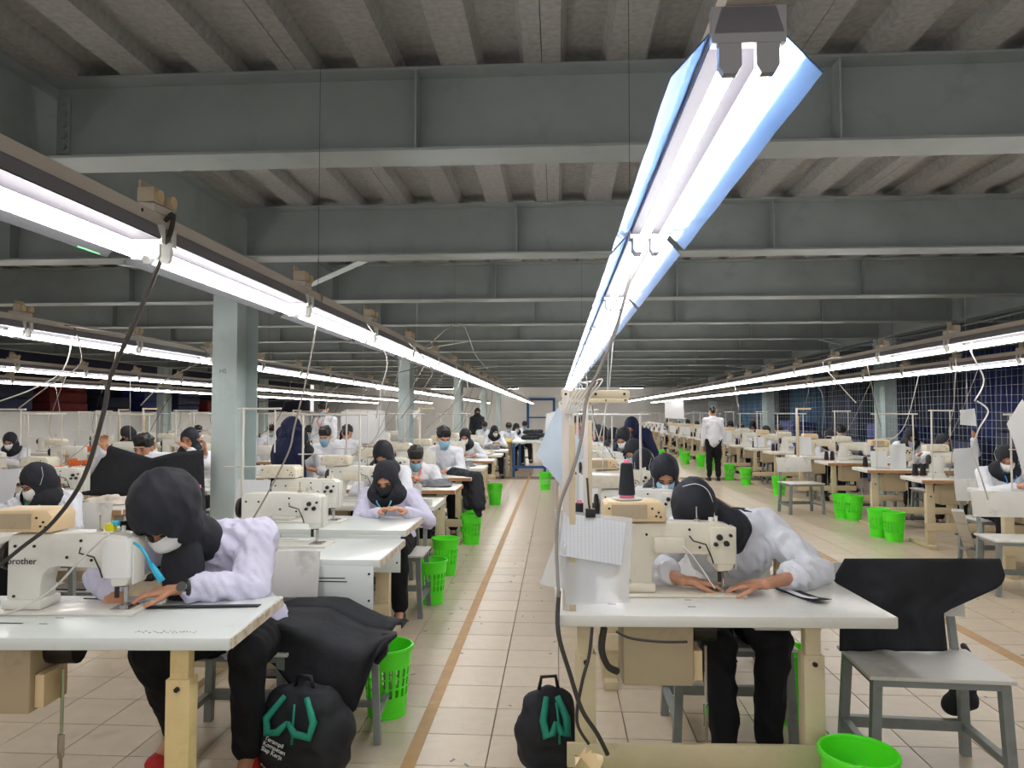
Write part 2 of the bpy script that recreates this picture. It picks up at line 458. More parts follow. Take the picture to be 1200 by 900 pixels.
bp = MB().box(-.19, .19, -.3, .3, .001, .02).mesh('base_plate', M_COLUMN)
for gi, gx in enumerate(GX):
    for k in range(5):
        y = 6.42 + 7.52 * k
        near = gi == 1 and k == 0
        c = thing('steel_column', 'pale blue-grey H-section steel column with stencilled letters' if near else
                  ('pale steel column behind the rope net' if gi == 2 else ('pale steel column between the sewing rows' if gi == 1 else 'pale steel column by the low partition')), 'column', (gx, y, 0), 0,
                  None if near else 'steel columns of the hall')
        if not near: c['label'] += ', %s from the back wall' % ordinal(5 - k)
        obj('column_section', cm, c); obj('base_plate', bp, c)
        if near: text_mesh('stencil', 'HS', .055, mat('stencil_grey', (96, 108, 112), .7), c, (-.045, -.2265, 1.83), (PI / 2, 0, 0))
# plan braces from girder to beam at the column lines
for gx in GX[1:]:
    for k in range(5):
        y = 3.87 + 2.51 * (1 + 3 * k)
        for sx in (-1, 1):
            mb = MB().bar((gx + sx * .12, y + 1.45, BZ - .006), (gx + sx * 1.15, y + .1, BZ - .006), .09, .008)
            tag(obj('plan_brace', mb.mesh('plan_brace', M_COLUMN)), 'flat brace ' + ('left' if sx < 0 else 'right') + ' of the ' + ('net' if gx > 0 else 'middle') + ' girder, %s column from the back wall' % ordinal(5 - k), 'brace', 'plan braces under the beams')
# perimeter
struct('wall_back', MB().box(XL - 1, XR, YB, YB + .2, 0, BT + .2), M_WALL)
struct('wall_left', MB().box(XL - .12, XL, 2, YB, 0, 1.52), M_WALL)
struct('wall_right', MB().box(XR, XR + .2, -3, YB, 0, BT + .2), M_DKBLUE)
struct('wall_left_outer', MB().box(XL - 1.4, XL - 1.2, -3, YB, 0, BT + .2), M_DKBLUE)
# ------------------------------------------------------------------ lamps
LL = 1.20
def lamp_proto(mirror):
    r = thing('lamp', '', 'lamp')
    hs = MB(); hs.prism([(-.052, .045), (.052, .045), (.04, .085), (-.04, .085)], 0, LL + .03)
    part('housing', hs, M_HOUSING, r)
    for s in ((-1, 1) if mirror else (-1,)):
        mb = MB()
        fn = lambda a, b, s=s: (s * (.052 + .062 * b + (.0012 * math.sin(a * 23) if mirror else 0)), .02 + a * (LL - .01), .058 - .068 * b)
        mb.sheet(10 if mirror else 1, 2, fn, .0025)
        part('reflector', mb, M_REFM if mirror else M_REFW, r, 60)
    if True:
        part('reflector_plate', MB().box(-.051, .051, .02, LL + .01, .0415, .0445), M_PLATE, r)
    for e in (0, LL + .012):
        mb = MB(); mb.box(-.055, .055, e, e + .018, .03, .086)
        for s in (-1, 1): mb.prism([(s * .028 - .017, .031), (s * .028 - .017, -.004), (s * .028 - .010, -.016), (s * .028 + .010, -.016), (s * .028 + .017, -.004), (s * .028 + .017, .031)], e + .001, e + .017)
        part('lamp_holder', mb, M_HOLD if not mirror else M_LEND, r)
    for s in (-1, 1):
        part('tube', MB().cyl((s * .028, .02, 0), (s * .028, LL + .01, 0), .013, n=10), M_TUBE, r, 50)
    return r
LAMP_M = lamp_proto(True); LAMP_W = lamp_proto(False)
def socket_proto():
    r = thing('power_socket', '', 'socket')
    part('back_plate', MB().box(-.004, .004, -.035, .035, 0, .10), M_SOCK, r, bevel=.002)
    part('bracket', MB().prism([(-.03, 0), (.06, 0), (.06, .022), (-.03, .03)], -.05, .05), M_TRUNK, r)
    for k, yy in enumerate((-.055, .012)):
        b = part('socket_body', MB().box(.005, .06, yy, yy + .052, .026, .072 - k * .012), M_SOCK, r, bevel=.004)
        part('socket_face', MB().cyl((.061, yy + .026, .048), (.066, yy + .026, .048), .018, n=12), M_MBOX, b)
    return r
SOCK = socket_proto()
# X, lamp height, first Y, last Y
ROWS = [('c', .29, 2.005, 1.085, 20, LAMP_M, 'mirror-winged twin tube lamp of the central row', 'lamps over the central row'),
        ('l1', -1.225, 1.955, .86 - 3 * 1.275, 38, LAMP_W, 'white tube lamp left of the main aisle', 'lamps over the row left of the aisle'),
        ('l2', -3.5, 1.99, 2.0, 38, LAMP_W, 'white tube lamp beyond the first column', 'lamps over the row beyond the first column'),
        ('l3', -6.5, 1.99, 4.5, 38, LAMP_W, 'white tube lamp of the third row', 'lamps over the third row'),
        ('l4', -9.3, 1.99, 8.0, 38, LAMP_W, 'white tube lamp near the low partition', 'lamps by the partition'),
        ('r1', 3.25, 2.0, 2.35, 38, LAMP_W, 'white tube lamp over the wide aisle', 'lamps over the wide aisle'),
        ('r2', 4.83, 2.0, 4.0, 38, LAMP_W, 'white tube lamp beside the rope net', 'lamps beside the net')]
NROW = {}
for key, X, Z, y0, y1, proto, lab, grp in ROWS:
    pitch = 1.262 if key == 'c' else 1.275
    n = int((y1 - y0) / pitch)
    tr = MB()
    tr.prism([(X - .035, Z + .088), (X + .035, Z + .088), (X + .035, Z + .125), (X - .035, Z + .125)], y0 - .1, y0 + n * pitch)
    t = thing('lamp_trunking', 'long metal lamp trunking of the ' + grp, 'trunking', (0, 0, 0))
    part('channel', tr, M_TRUNK, t)
    NROW[key] = n
    for k in range(n):
        y = y0 + k * pitch
        place(proto, (X, y, Z) if key[0] != 'r' else (X, y + LL + .03, Z), 0 if key[0] != 'r' else PI, lab + ', %s from the back wall' % ordinal(n - k), grp)
        if key == 'l1' and .5 < y < 1:
            q_ = [o for o in COL.objects if o.name.startswith('lamp') and 'left of the main aisle' in str(o.get('label')) and abs(o.location.y - y) < .01][0]
            part('sticker', MB().box(-.118, -.108, LL - .13, LL - .03, -.012, -.008), mat('sticker_green', (70, 150, 96), .6), q_); q_['label'] = 'white tube lamp with a green sticker on its wing'
        if k % 4 == 1:
            w = MB().cyl((X - .02, y + .3, Z + .12), (X - .02, y + .3, BT - .02), .0014, n=4)
            part('hanger_wire', w, M_CABLE, t)
        if key != 'c' and .5 < y < 15:
            s = place(SOCK, (X - .02, y - .02, Z + .126), random.uniform(-.1, .1), 'beige socket above the %s, %s from the back wall' % (lab.split('lamp ')[1].replace('of the ', ''), ordinal(n - k)), 'sockets on the trunking')

for k, X in enumerate((-8.5, -5.5, -2.0, 1.6, 4.6)):  # extra lamps, added only to brighten the far wall
    q_ = place(LAMP_W, (X, 38.7, 2.79), PI / 2, 'added tube lamp hung crosswise to brighten the back wall, %s from the partition' % ordinal(k + 1), 'added lamps brightening the back wall')
    for yy in (.25, .95): part('hanger_wire', MB().cyl((0, yy, .08), (0, yy, BT + .003 - 2.79), .003, n=4), M_CABLE, q_)
# ------------------------------------------------------------------ sewing table
TH_T = .042; TZ = .757
def table_proto(w, d, top_m, edge_m, leg_m, panel=False, drawer=True, xl=-.48, xr=.44, lw=.066):
    """origin at the floor below the centre of the camera-side edge; +y towards the operator"""
    r = thing('sewing_table', '', 'table')
    part('tabletop', MB().box(-w / 2, w / 2, 0, d, TZ - TH_T, TZ), [top_m], r, bevel=.006)
    part('edge_band', MB().box(w / 2, w / 2 + .004, .012, d - .012, TZ - TH_T + .004, TZ - .004), edge_m, r)
    if edge_m is M_WOOD: part('front_band', MB().box(-w / 2 + .006, w / 2 - .006, -.003, -.0003, TZ - TH_T + .003, TZ - .006), M_WOOD, r)
    for s in (-1, 1):
        x = xl if s < 0 else xr
        lg = MB(); lg.box(x - lw / 2, x + lw / 2, .075, .12, .30, TZ - TH_T)
        l = part('leg', lg, leg_m, r, bevel=.002)
        lo = MB(); lo.box(x - lw / 2 - .009, x + lw / 2 + .009, .065, .13, .03, .60)
        part('leg_sleeve', lo, leg_m, l, bevel=.002)
        part('clamp_bolt', MB().cyl((x, .066, .57), (x, .054, .57), .009, n=6), M_DARKM, l)
        part('foot_rail', MB().box(x - .035, x + .035, .0, d, .001, .045), leg_m, r, bevel=.003)
    part('stretcher', MB().box(xl - .07, xr + .045, .045, .064, .20, .285), leg_m, r, bevel=.002)
    part('under_rail', MB().box(-w / 2 + .1, w / 2 - .1, .2, .25, TZ - TH_T - .03, TZ - TH_T), M_DARKM, r)
    b = MB(); b.box(-w / 2 + .24, -w / 2 + .50, .09, .26, .475, TZ - TH_T - .004)
    bx = part('control_box', b, M_BOX, r, bevel=.01)
    part('box_end', MB().box(-w / 2 + .502, -w / 2 + .535, .11, .24, .49, .60), M_MBOX, bx, bevel=.004)
    part('motor', MB().cyl((-w / 2 + .50, .2, .66), (-w / 2 + .60, .2, .66), .05, n=14), M_DARKM, bx)
    part('pedal', MB().prism([(-.08, .11), (.22, .11), (.22, .122), (-.08, .122)], .16, .42), M_DARKM, r)
    pr = MB().cyl((-w / 2 + .56, .17, .60), (-w / 2 + .56, .17, .13), .006, n=6)
    pr.cyl((-w / 2 + .56, .17, .30), (-w / 2 + .56, .17, .38), .011, n=8)
    part('pedal_rod', pr, M_CHROME, r)
    if drawer:
        dr = part('drawer', MB().box(w / 2 - .42, w / 2 - .16, .28, .5, TZ - TH_T - .09, TZ - TH_T - .003), M_SEATW, r, bevel=.004)
    if panel:
        p = part('front_panel', MB().box(-w / 2 + .42, w / 2 - .03, -.012, -.002, .50, TZ - TH_T + .01), M_TOPL, r, bevel=.002)
        part('slot', MB().box(w / 2 - .42, w / 2 - .17, -.0135, -.0118, .665, .670).box(w / 2 - .40, w / 2 - .16, -.0135, -.0118, .648, .653), M_DARK, p)
        for q in (-w / 2 + .44, w / 2 - .05):
            for z in (.56, .69): part('screw', MB().cyl((q, -.012, z), (q, -.016, z), .006, n=8), M_DARKM, p)
    return r
TAB_C = table_proto(1.2, .60, M_TOP, M_TOP, M_LEGC, xl=-.50, xr=.328, lw=.056)
TAB_L = table_proto(1.2, .54, M_TOPL, M_EDGE, M_LEGW, xr=.405, lw=.062)
TAB_P = table_proto(1.2, .60, M_TOPL, M_EDGE, M_LEGC, panel=True)
TAB_R = table_proto(1.2, .56, M_TOP, M_WOOD, M_LEGC)

# ------------------------------------------------------------------ sewing machine (seen from behind; needle at local x = .165)
def machine_proto(body_m, box=True, white_head=False, letter=None, box_m=M_MBOX):
    r = thing('sewing_machine', '', 'sewing machine')
    part('bed', MB().box(-.27, .235, -.088, .088, .0005, .012), body_m, r, bevel=.003)
    P = [(-.25, .010), (-.25, .262), (-.232, .283), (-.05, .288), (.14, .284), (.185, .276), (.2, .255), (.2, .13), (.188, .096), (.13, .092), (.124, .135), (.108, .158),
         (-.065, .166), (-.098, .158), (-.118, .135), (-.126, .10), (-.126, .010)]
    b = part('arm', MB().prism(P, -.048, .05), body_m, r, 35, bevel=.010)
    part('pillar_foot', MB().box(-.262, -.115, -.06, .062, .0125, .05), body_m, r, bevel=.008)
    part('head_cover', MB().box(.1, .2005, -.062, .0, .125, .27), body_m if not white_head else M_MASKW, r, bevel=.008)
    part('face_plate', MB().box(.2015, .208, -.04, .042, .10, .268), M_MACHW, r, bevel=.003)
    part('needle_bar', MB().cyl((.165, 0, .092), (.165, 0, .03), .005, n=8).cyl((.165, 0, .03), (.165, 0, .004), .0015, n=6), M_CHROME, r)
    part('presser_foot', MB().cyl((.152, .012, .092), (.152, .012, .02), .005, n=8).box(.15, .18, -.02, .016, .013, .019), M_CHROME, r)
    part('needle_guard', MB().box(.135, .15, -.03, -.024, .05, .12).box(.135, .175, -.03, -.026, .09, .12), M_DARKM, r)
    part('throat_plate', MB().box(.13, .2, -.05, .05, .0125, .0145), M_CHROME, r)
    for (x, z, q) in ((.135, .232, .013), (.162, .208, .012), (.12, .205, .009), (.178, .24, .007)):
        if white_head: continue
        k = part('tension_knob', MB().cyl((x, -.0625, z), (x, -.077, z), q, q * .8, n=12), M_DARK, r)
    for (x, z) in ((-.22, .24), (-.15, .24), (-.22, .06), (-.15, .045), (.02, .26), (.06, .19), (-.03, .2)):
        part('screw', MB().cyl((x, -.0485, z), (x, -.052, z), .0055, n=8), M_DARKM, r)
    part('thread_guide', MB().tube([(.02, -.05, .235), (.03, -.075, .22), (.08, -.07, .205), (.1, -.066, .16), (.11, -.066, .13)], .003, 5), M_DARKM, r)
    part('spool_pin', MB().cyl((.06, 0, .284), (.06, 0, .345), .003, n=6).cyl((.06, 0, .284), (.06, 0, .296), .012, n=10), M_CHROME, r)
    part('bobbin_winder', MB().cyl((.12, .01, .283), (.12, .01, .30), .011, n=10).cyl((.14, .015, .283), (.14, .015, .305), .008, n=10), M_MACHW, r)
    hw = MB(); hw.lathe([(.03, 0), (.052, .004), (.056, .014), (.052, .024), (.03, .028)], 18, M=Matrix.Rotation(-PI / 2, 3, 'Y'))
    part('handwheel', hw, M_DARKM, r, 40).location = (-.256, 0, .20)
    if box:
        B = MB().prism([(-.315, .292), (-.075, .292), (-.075, .352), (-.095, .372), (-.30, .372), (-.315, .36)], -.07, .075)
        mbx = part('motor_box', B, box_m, r, bevel=.007)
        part('vent_panel', MB().box(-.29, -.15, -.0725, -.0705, .305, .36), M_BOX if box_m is M_MBOX else M_MACH, mbx)
        for (x, z) in ((-.30, .345), (-.13, .345), (-.105, .33), (-.115, .315), (-.097, .312)):
            part('screw', MB().cyl((x, -.071, z), (x, -.074, z), .0045, n=8), M_DARKM, mbx)
        if not letter: part('driver_box', MB().box(-.125, -.005, -.086, -.0495, .172, .232), M_MACH, r, bevel=.006)
    if letter:
        text_mesh('lettering', letter, .034, M_DARKM, r, (-.247, -.0500, .175), (PI / 2, 0, 0), space=1.0)
    return r
MAC_C = machine_proto(M_MACH)
MAC_B = machine_proto(M_MACHW, True, True, 'brother')
MAC_W = machine_proto(M_MACHW, True, box_m=M_MACH)
MAC_S = machine_proto(M_MACHW, False)

# ------------------------------------------------------------------ thread cone, thread stand, chair, basket
def cone_proto(m=M_BLACKC):
    r = thing('thread_cone', '', 'thread cone')
    part('thread', MB().lathe([(.026, .008), (.034, .012), (.032, .04), (.024, .135), (.018, .14)], 16), m, r, 40)
    part('cone_core', MB().lathe([(.03, 0), (.03, .008), (.012, .15), (.01, .152)], 12), M_PINK if m is M_BLACKC else M_PAPER, r, 40)
    return r
CONE = cone_proto()
def stand_proto(h):
    r = thing('thread_stand', '', 'stand')
    part('pole', MB().box(-.014, .014, -.009, .009, .001, h), M_TRUNK, r, bevel=.002)
    part('pole_sleeve', MB().box(.012, .034, -.012, .012, .001, h * .84), M_LEGC, r, bevel=.002)
    a = part('crossbar', MB().box(-.018, .235, -.008, .008, h - .032, h - .003), M_LEGC, r, bevel=.002)
    for x in (.0, .11, .215): part('bolt', MB().cyl((x, -.008, h - .017), (x, -.013, h - .017), .005, n=8), M_DARKM, a)
    return r
STAND = stand_proto(.81)
def frame_stand_proto(h):
    r = thing('thread_stand', '', 'stand')
    for x in (0, .46): part('pole', MB().cyl((x, 0, .001), (x, 0, h), .0085, n=8), M_STANDW, r)
    part('top_bar', MB().cyl((-.06, 0, h - .01), (.52, 0, h - .01), .008, n=8), M_STANDW, r)
    part('spool_bar', MB().cyl((-.03, -.02, h * .55), (.2, .03, h * .55), .005, n=6), M_STANDW, r)
    return r
STAND_F = frame_stand_proto(.72)
def mast_stand_proto(h):
    r = thing('thread_stand', '', 'stand')
    part('pole', MB().cyl((0, 0, .001), (0, 0, h), .009, n=8), M_STANDW, r)
    part('top_bar', MB().cyl((-.03, 0, h - .01), (.24, .02, h - .01), .007, n=8), M_STANDW, r)
    part('spool_bar', MB().cyl((-.12, 0, h * .5), (.12, .03, h * .5), .005, n=6), M_STANDW, r)
    part('thread_guide_bar', MB().cyl((.2, .02, h * .62), (.2, .02, h - .01), .005, n=6), M_STANDW, r)
    return r
STAND_M = mast_stand_proto(.76)
def heap_proto(m, k):
    r = thing('cloth_piece', '', 'cloth'); g = random.Random(k); c = MB()
    for q in range(4): c.cap((g.uniform(-.14, 0), g.uniform(-.06, .06), .03), (g.uniform(0, .14), g.uniform(-.06, .06), g.uniform(.03, .07)), g.uniform(.03, .045), g.uniform(.02, .04))
    c.box(-.15, .15, -.08, .08, .002, .02)
    r['_mesh'] = (m.name); HEAPS.append((r, c, m)); return r
HEAPS = []
HEAP = [heap_proto(m, k) for k, m in enumerate((M_MASKW, M_BLACKC, M_CREAMC, M_GREYC))]
def chair_proto():
    """facing -y; seat 0.53 x 0.36 at 0.45, backrest board behind"""
    r = thing('work_chair', '', 'chair')
    for sx in (-1, 1):
        part('leg', MB().bar((sx * .235, -.165, .43), (sx * .255, -.175, .001), .036), M_GREYF, r)
        part('leg', MB().bar((sx * .235, .165, .43), (sx * .255, .19, .001), .036), M_GREYF, r)
        part('back_post', MB().bar((sx * .22, .185, .42), (sx * .215, .235, .70), .028), M_GREYF, r)
        part('side_rail', MB().bar((sx * .248, -.17, .13), (sx * .248, .18, .13), .03), M_GREYF, r)
    part('front_rail', MB().bar((-.25, .18, .13), (.25, .18, .13), .03, .045), M_GREYF, r)
    part('seat_frame', MB().box(-.25, .25, -.18, .18, .408, .435), M_GREYF, r)
    part('seat', MB().box(-.27, .27, -.195, .195, .436, .452), M_SEATW, r, bevel=.003)
    part('backrest', MB().box(-.27, .27, -.006, .008, -.11, .11, Matrix.Translation((0, .212, .70)) @ Matrix.Rotation(-.17, 4, 'X')), M_SEATW, r, bevel=.003)
    return r
CHAIR = chair_proto()
def stool_proto():
    r = thing('work_stool', '', 'stool')
    for sx in (-1, 1):
        for sy in (-1, 1): part('leg', MB().bar((sx * .15, sy * .13, .43), (sx * .17, sy * .15, .001), .03), M_GREYF, r)
        part('rail', MB().bar((sx * .165, -.14, .12), (sx * .165, .14, .12), .025), M_GREYF, r)
    part('cross_rail', MB().bar((-.165, 0, .12), (.165, 0, .12), .025), M_GREYF, r)
    part('seat', MB().box(-.19, .19, -.17, .17, .431, .452), M_SEATW, r, bevel=.003)
    return r
STOOL = stool_proto()
def basket_mesh():
    """slotted wall: real openings between ribs"""
    n = 40; H = .33; rb, rt = .092, .124
    bm = bmesh.new()
    zs = [0, .02, .10, .14, .148, .188, .196, .236, .262, H]
    open_rows = {2, 4, 6}
    rings = []
    for z in zs:
        r = rb + (rt - rb) * z / H
        rings.append([bm.verts.new((r * math.cos(2 * PI * (i + .5 * 0) / n), r * math.sin(2 * PI * i / n), z)) for i in range(n)])
    for k in range(len(zs) - 1):
        for i in range(n):
            if k in open_rows and i % 2 == 0: continue
            j = (i + 1) % n; bm.faces.new((rings[k][i], rings[k][j], rings[k + 1][j], rings[k + 1][i]))
    bm.faces.new(rings[0][::-1])
    me = bpy.data.meshes.new('basket_wall'); 
    bmesh.ops.recalc_face_normals(bm, faces=bm.faces)
    bmesh.ops.solidify(bm, geom=bm.faces[:], thickness=.003)
    bm.to_mesh(me); bm.free(); me.materials.append(M_BASK)
    me.shade_smooth(); me.set_sharp_from_angle(angle=math.radians(40)); return me
def basket_proto():
    r = thing('waste_basket', '', 'basket')
    obj('basket_wall', basket_mesh(), r, (0, 0, .002))
    part('rim', MB().lathe([(.120, .320), (.131, .320), (.133, .328), (.130, .335), (.121, .335), (.119, .328)], 32, ring=True), M_BASK, r, 40)
    part('foot_ring', MB().lathe([(.087, 0), (.094, 0), (.095, .012), (.087, .012)], 32, ring=True), M_BASK, r, 40)
    return r
BASK = basket_proto()
# ------------------------------------------------------------------ people
TS = bpy.data.scenes.new('remesh_bench')
def blob(mb, name, m, voxel, smooth=4, wrinkle=0, wscale=9, cut=None):
    """one continuous surface from overlapping volumes"""
    me = mb.mesh(name, m, recalc=False)
    o = bpy.data.objects.new(name, me); TS.collection.objects.link(o)
    r = o.modifiers.new('r', 'REMESH'); r.mode = 'VOXEL'; r.voxel_size = voxel; r.use_smooth_shade = True
    if smooth:
        q = o.modifiers.new('s', 'SMOOTH'); q.factor = .5; q.iterations = smooth
    TS.view_layers[0].update(); dg = TS.view_layers[0].depsgraph
    out = bpy.data.meshes.new_from_object(o.evaluated_get(dg))
    bpy.data.objects.remove(o); bpy.data.meshes.remove(me)
    out.name = name
    if wrinkle:
        for v, nn in zip(out.vertices, [v.normal.copy() for v in out.vertices]):
            p = v.co * wscale; q = V((p.x + .6 * p.z, p.y * 1.3, p.z * .55 + p.x * .4))
            d = 1 - 2 * abs(noise.noise(q)) + .5 * noise.noise(q * 2.3)
            v.co += nn * (d - .5) * wrinkle
    if cut:
        bm = bmesh.new(); bm.from_mesh(out)
        kill = [f for f in bm.faces if all(cut(v.co) < 1 for v in f.verts)]
        bmesh.ops.delete(bm, geom=kill, context='FACES')
        kill = [v for v in bm.verts if not v.link_faces]; bmesh.ops.delete(bm, geom=kill, context='VERTS')
        for _ in range(3): bmesh.ops.smooth_vert(bm, verts=[v for v in bm.verts if v.is_boundary], factor=.5, use_axis_x=True, use_axis_y=True, use_axis_z=True)
        bmesh.ops.solidify(bm, geom=bm.faces[:], thickness=.004)
        bm.to_mesh(out); bm.free()
    if not out.materials: out.materials.append(m)
    out.shade_smooth()
    return out
for r_, c_, m_ in HEAPS: obj('folds', blob(c_, 'folds', m_, .014, 4, .012, 12), r_); del r_['_mesh']
def ik(a, c, l1, l2, pole):
    a = V(a); c = V(c); d = c - a; L = min(d.length, (l1 + l2) * .995); n = d.normalized()
    x = (l1 * l1 - l2 * l2 + L * L) / (2 * L); h = math.sqrt(max(l1 * l1 - x * x, 0))
    p = V(pole); p = (p - n * p.dot(n)).normalized()
    return a + n * x + p * h
def hand(mb, wrist, fd, nd, side, curl=.5, size=1.0, fine=True):
    """fd: finger direction, nd: back-of-hand normal, side: +1 if the thumb lies towards fd x nd"""
    fd = V(fd).normalized(); nd = V(nd); nd = (nd - fd * nd.dot(fd)).normalized(); sd = fd.cross(nd) * side
    w = V(wrist); k = size
    mb.cap(w - fd * .02 * k, w + fd * .03 * k, .023 * k, .024 * k)
    if not fine:
        e = w + fd * .085 * k
        mb.cap(w + fd * .02, e - nd * .006, .028 * k, .022 * k)
        mb.cap(e - nd * .006, e + fd * .05 * k - nd * .035 * k, .018 * k, .011 * k)
        mb.cap(w + fd * .03 + sd * .02, w + fd * .085 + sd * .045 - nd * .02, .013 * k, .009 * k)
        return
    for i, (off, ln, r) in enumerate(((.030, .071, .0092), (.010, .078, .0095), (-.010, .073, .0092), (-.028, .058, .0082))):
        kn = w + fd * (.088 - .006 * abs(i - 1)) * k + sd * off * k
        mb.cap(w + sd * off * .7 * k + fd * .01, kn, .016 * k, .0125 * k)
        p = kn; ang = -.15 + .12 * i * .3; d = fd
        for q, fr in enumerate((.45, .31, .24)):
            ang = ang + curl * (.75 if q == 0 else .62)
            d = (fd * math.cos(ang) - nd * math.sin(ang) + sd * off * 2.2).normalized()
            p2 = p + d * ln * fr * k
            mb.cap(p, p2, r * k * (1 - .08 * q), r * k * (1 - .08 * (q + 1))); p = p2
    t0 = w + fd * .022 * k + sd * .022 * k; t1 = t0 + (fd * .55 + sd * .75 - nd * .25).normalized() * .045 * k
    t2 = t1 + (fd * .9 + sd * .25 - nd * .3).normalized() * .034 * k; t3 = t2 + (fd * .95 - sd * .1 - nd * .35).normalized() * .026 * k
    mb.cap(t0, t1, .016 * k, .0125 * k); mb.cap(t1, t2, .0115 * k, .0105 * k); mb.cap(t2, t3, .0105 * k, .0085 * k)

def person(label, loc, rz=0, pose='sit', head=None, pitch=.6, yaw=0, roll=0, hands=None, J=None, top=M_SHIRT, cover=M_HIJ, mask=M_MASKB,
           skin=M_SKIN, vox=.014, bodyvox=None, sleeve=.9, lanyard=None, group=None, legs=True, skirt=None, drape=(), fine=False, curl=.5, trou=M_TROU,
           shoe=M_DARK, handdir=None, mantle=1.0, loops=True, hsc=1.0, eyes=True, bulk=1.0, fat=1.0):
    r = thing('person', label, 'person', loc, rz, group)
    j = {}
    if pose == 'sit':
        j.update(pelvis=(0, 0, .54), chest=(0, -.10, .88), neck=(0, -.17, 1.02), head=(0, -.235, 1.12), knL=(-.13, -.40, .52), knR=(.13, -.40, .52), anL=(-.13, -.36, .09), anR=(.14, -.38, .09))
    else:
        j.update(pelvis=(0, 0, .90), chest=(0, -.02, 1.24), neck=(0, -.03, 1.38), head=(0, -.06, 1.50), knL=(-.09, -.02, .49), knR=(.09, -.03, .49), anL=(-.09, .02, .08), anR=(.10, .0, .08))
    if J: j.update(J)
    j = {k: V(v) for k, v in j.items()}
    if head: j['head'] = V(head)
    tw = (j['neck'] - j['pelvis']).normalized()
    mid = j['chest'].lerp(j['neck'], .55)
    j.setdefault('shL', mid + V((-.165, .01, 0))); j.setdefault('shR', mid + V((.165, .01, 0)))
    if hands is None: hands = ((-.08, -.50, .80), (.08, -.50, .80)) if pose == 'sit' else ((-.2, -.1, .75), (.2, -.1, .75))
    for s, h in (('L', hands[0]), ('R', hands[1])):
        j.setdefault('wr' + s, V(h))
        sg = -1 if s == 'L' else 1
        j.setdefault('el' + s, ik(j['sh' + s], j['wr' + s], .27, .25, (sg * .8, .2, -.7)))
    HM = (Matrix.Rotation(yaw, 3, 'Z') @ Matrix.Rotation(pitch, 3, 'X') @ Matrix.Rotation(roll, 3, 'Y'))
    hc = j['head']; k = hsc
    def hp(x, y, z): return hc + HM @ V((x * k, y * k, z * k))
    # --- body: one continuous skin surface
    b = MB()
    b.ell(hp(0, .012, .022), (.073 * k, .091 * k, .096 * k), HM); b.ell(hp(0, -.02, -.02), (.063 * k, .071 * k, .098 * k), HM); b.ell(hp(0, -.036, -.078), (.043 * k, .048 * k, .034 * k), HM)
    b.cap(hp(0, -.088, .002), hp(0, -.104, -.03), .008 * k, .013 * k)
    b.cap(hp(-.035, -.078, .02), hp(.035, -.078, .02), .012 * k)
    if cover in (None, M_HAIR):
        for s in (-1, 1): b.ell(hp(s * .072, .012, -.01), (.012, .02, .032), HM, 8, 6)
    b.cap(hp(0, .012, -.06), j['neck'], .05, .055)
    b.cap(j['neck'], j['chest'], .06, .10); b.cap(j['chest'], j['pelvis'], .105, .11)
    for s in 'LR':
        sg = -1 if s == 'L' else 1
        sh, el, wr = j['sh' + s], j['el' + s], j['wr' + s]
        b.cap(j['chest'], sh, .07, .05)
        b.cap(sh, el, .043, .036); b.cap(el, wr, .036, .025)
        fd = (wr - el)
        if handdir: fd = V(handdir[0 if s == 'L' else 1])
        up = V((0, 0, 1)) + V((sg * .25, 0, 0))
        hand(b, wr + fd.normalized() * .02, fd, up, 1 if s == 'L' else -1, curl, .95, fine)
    # legs stay part of the body surface under the clothes
    if legs:
        for s in 'LR':
            kn, an = j['kn' + s], j['an' + s]; sg = -1 if s == 'L' else 1
            hp0 = j['pelvis'] + V((sg * .085, 0, -.02))
            b.cap(hp0, kn, .06, .045); b.cap(kn, an, .042, .03)
            b.cap(an, an + V((sg * .015, -.11, -.045)), .034, .028)
    obj('body', blob(b, 'body', skin, bodyvox or vox, 3), r)
    # --- face details
    if eyes:
        for s in (-1, 1):
            part('eye', MB().ell(hp(s * .030, -.0865, .004), (.0125 * k, .006, .0045), HM, 8, 5), M_EYE, r, 180)
            part('eyebrow', MB().tube([hp(s * .014, -.092, .022), hp(s * .03, -.0905, .027), hp(s * .046, -.080, .021)], .0035, 5), M_HAIR, r, 180)
        if mask is None:
            part('mouth', MB().tube([hp(-.022, -.082, -.062), hp(0, -.092, -.06), hp(.022, -.082, -.062)], .004, 6), M_REDC, r, 180)
    # --- shirt
    if top:
        c = MB()
        c.cap(j['pelvis'] + V((0, .0, -.03)), j['chest'], .150, .145); c.cap(j['chest'], mid, .135, .11)
        c.ell(j['pelvis'] + V((0, 0, .02)), (.18, .14, .13)); c.cap(j['chest'] + V((-.07, 0, -.02)), j['chest'] + V((.07, 0, -.02)), .12)
        c.cap(j['neck'], mid, .066, .085)
        for s in 'LR':
            sh, el, wr = j['sh' + s], j['el' + s], j['wr' + s]
            c.cap(mid, sh, .085 * fat, .072 * fat)
            c.cap(sh, el, .070 * fat, .060 * fat)
            if sleeve > .02:
                e2 = el.lerp(wr, sleeve); c.cap(el, e2, .060 * fat, (.046 if sleeve > .6 else .056) * fat)
                if sleeve < .7: c.cap(el.lerp(wr, sleeve - .12), e2, .060 * fat, .062 * fat)
        obj('shirt', blob(c, 'shirt', top, vox, 3, .016 if vox < .012 else .007, 17), r)
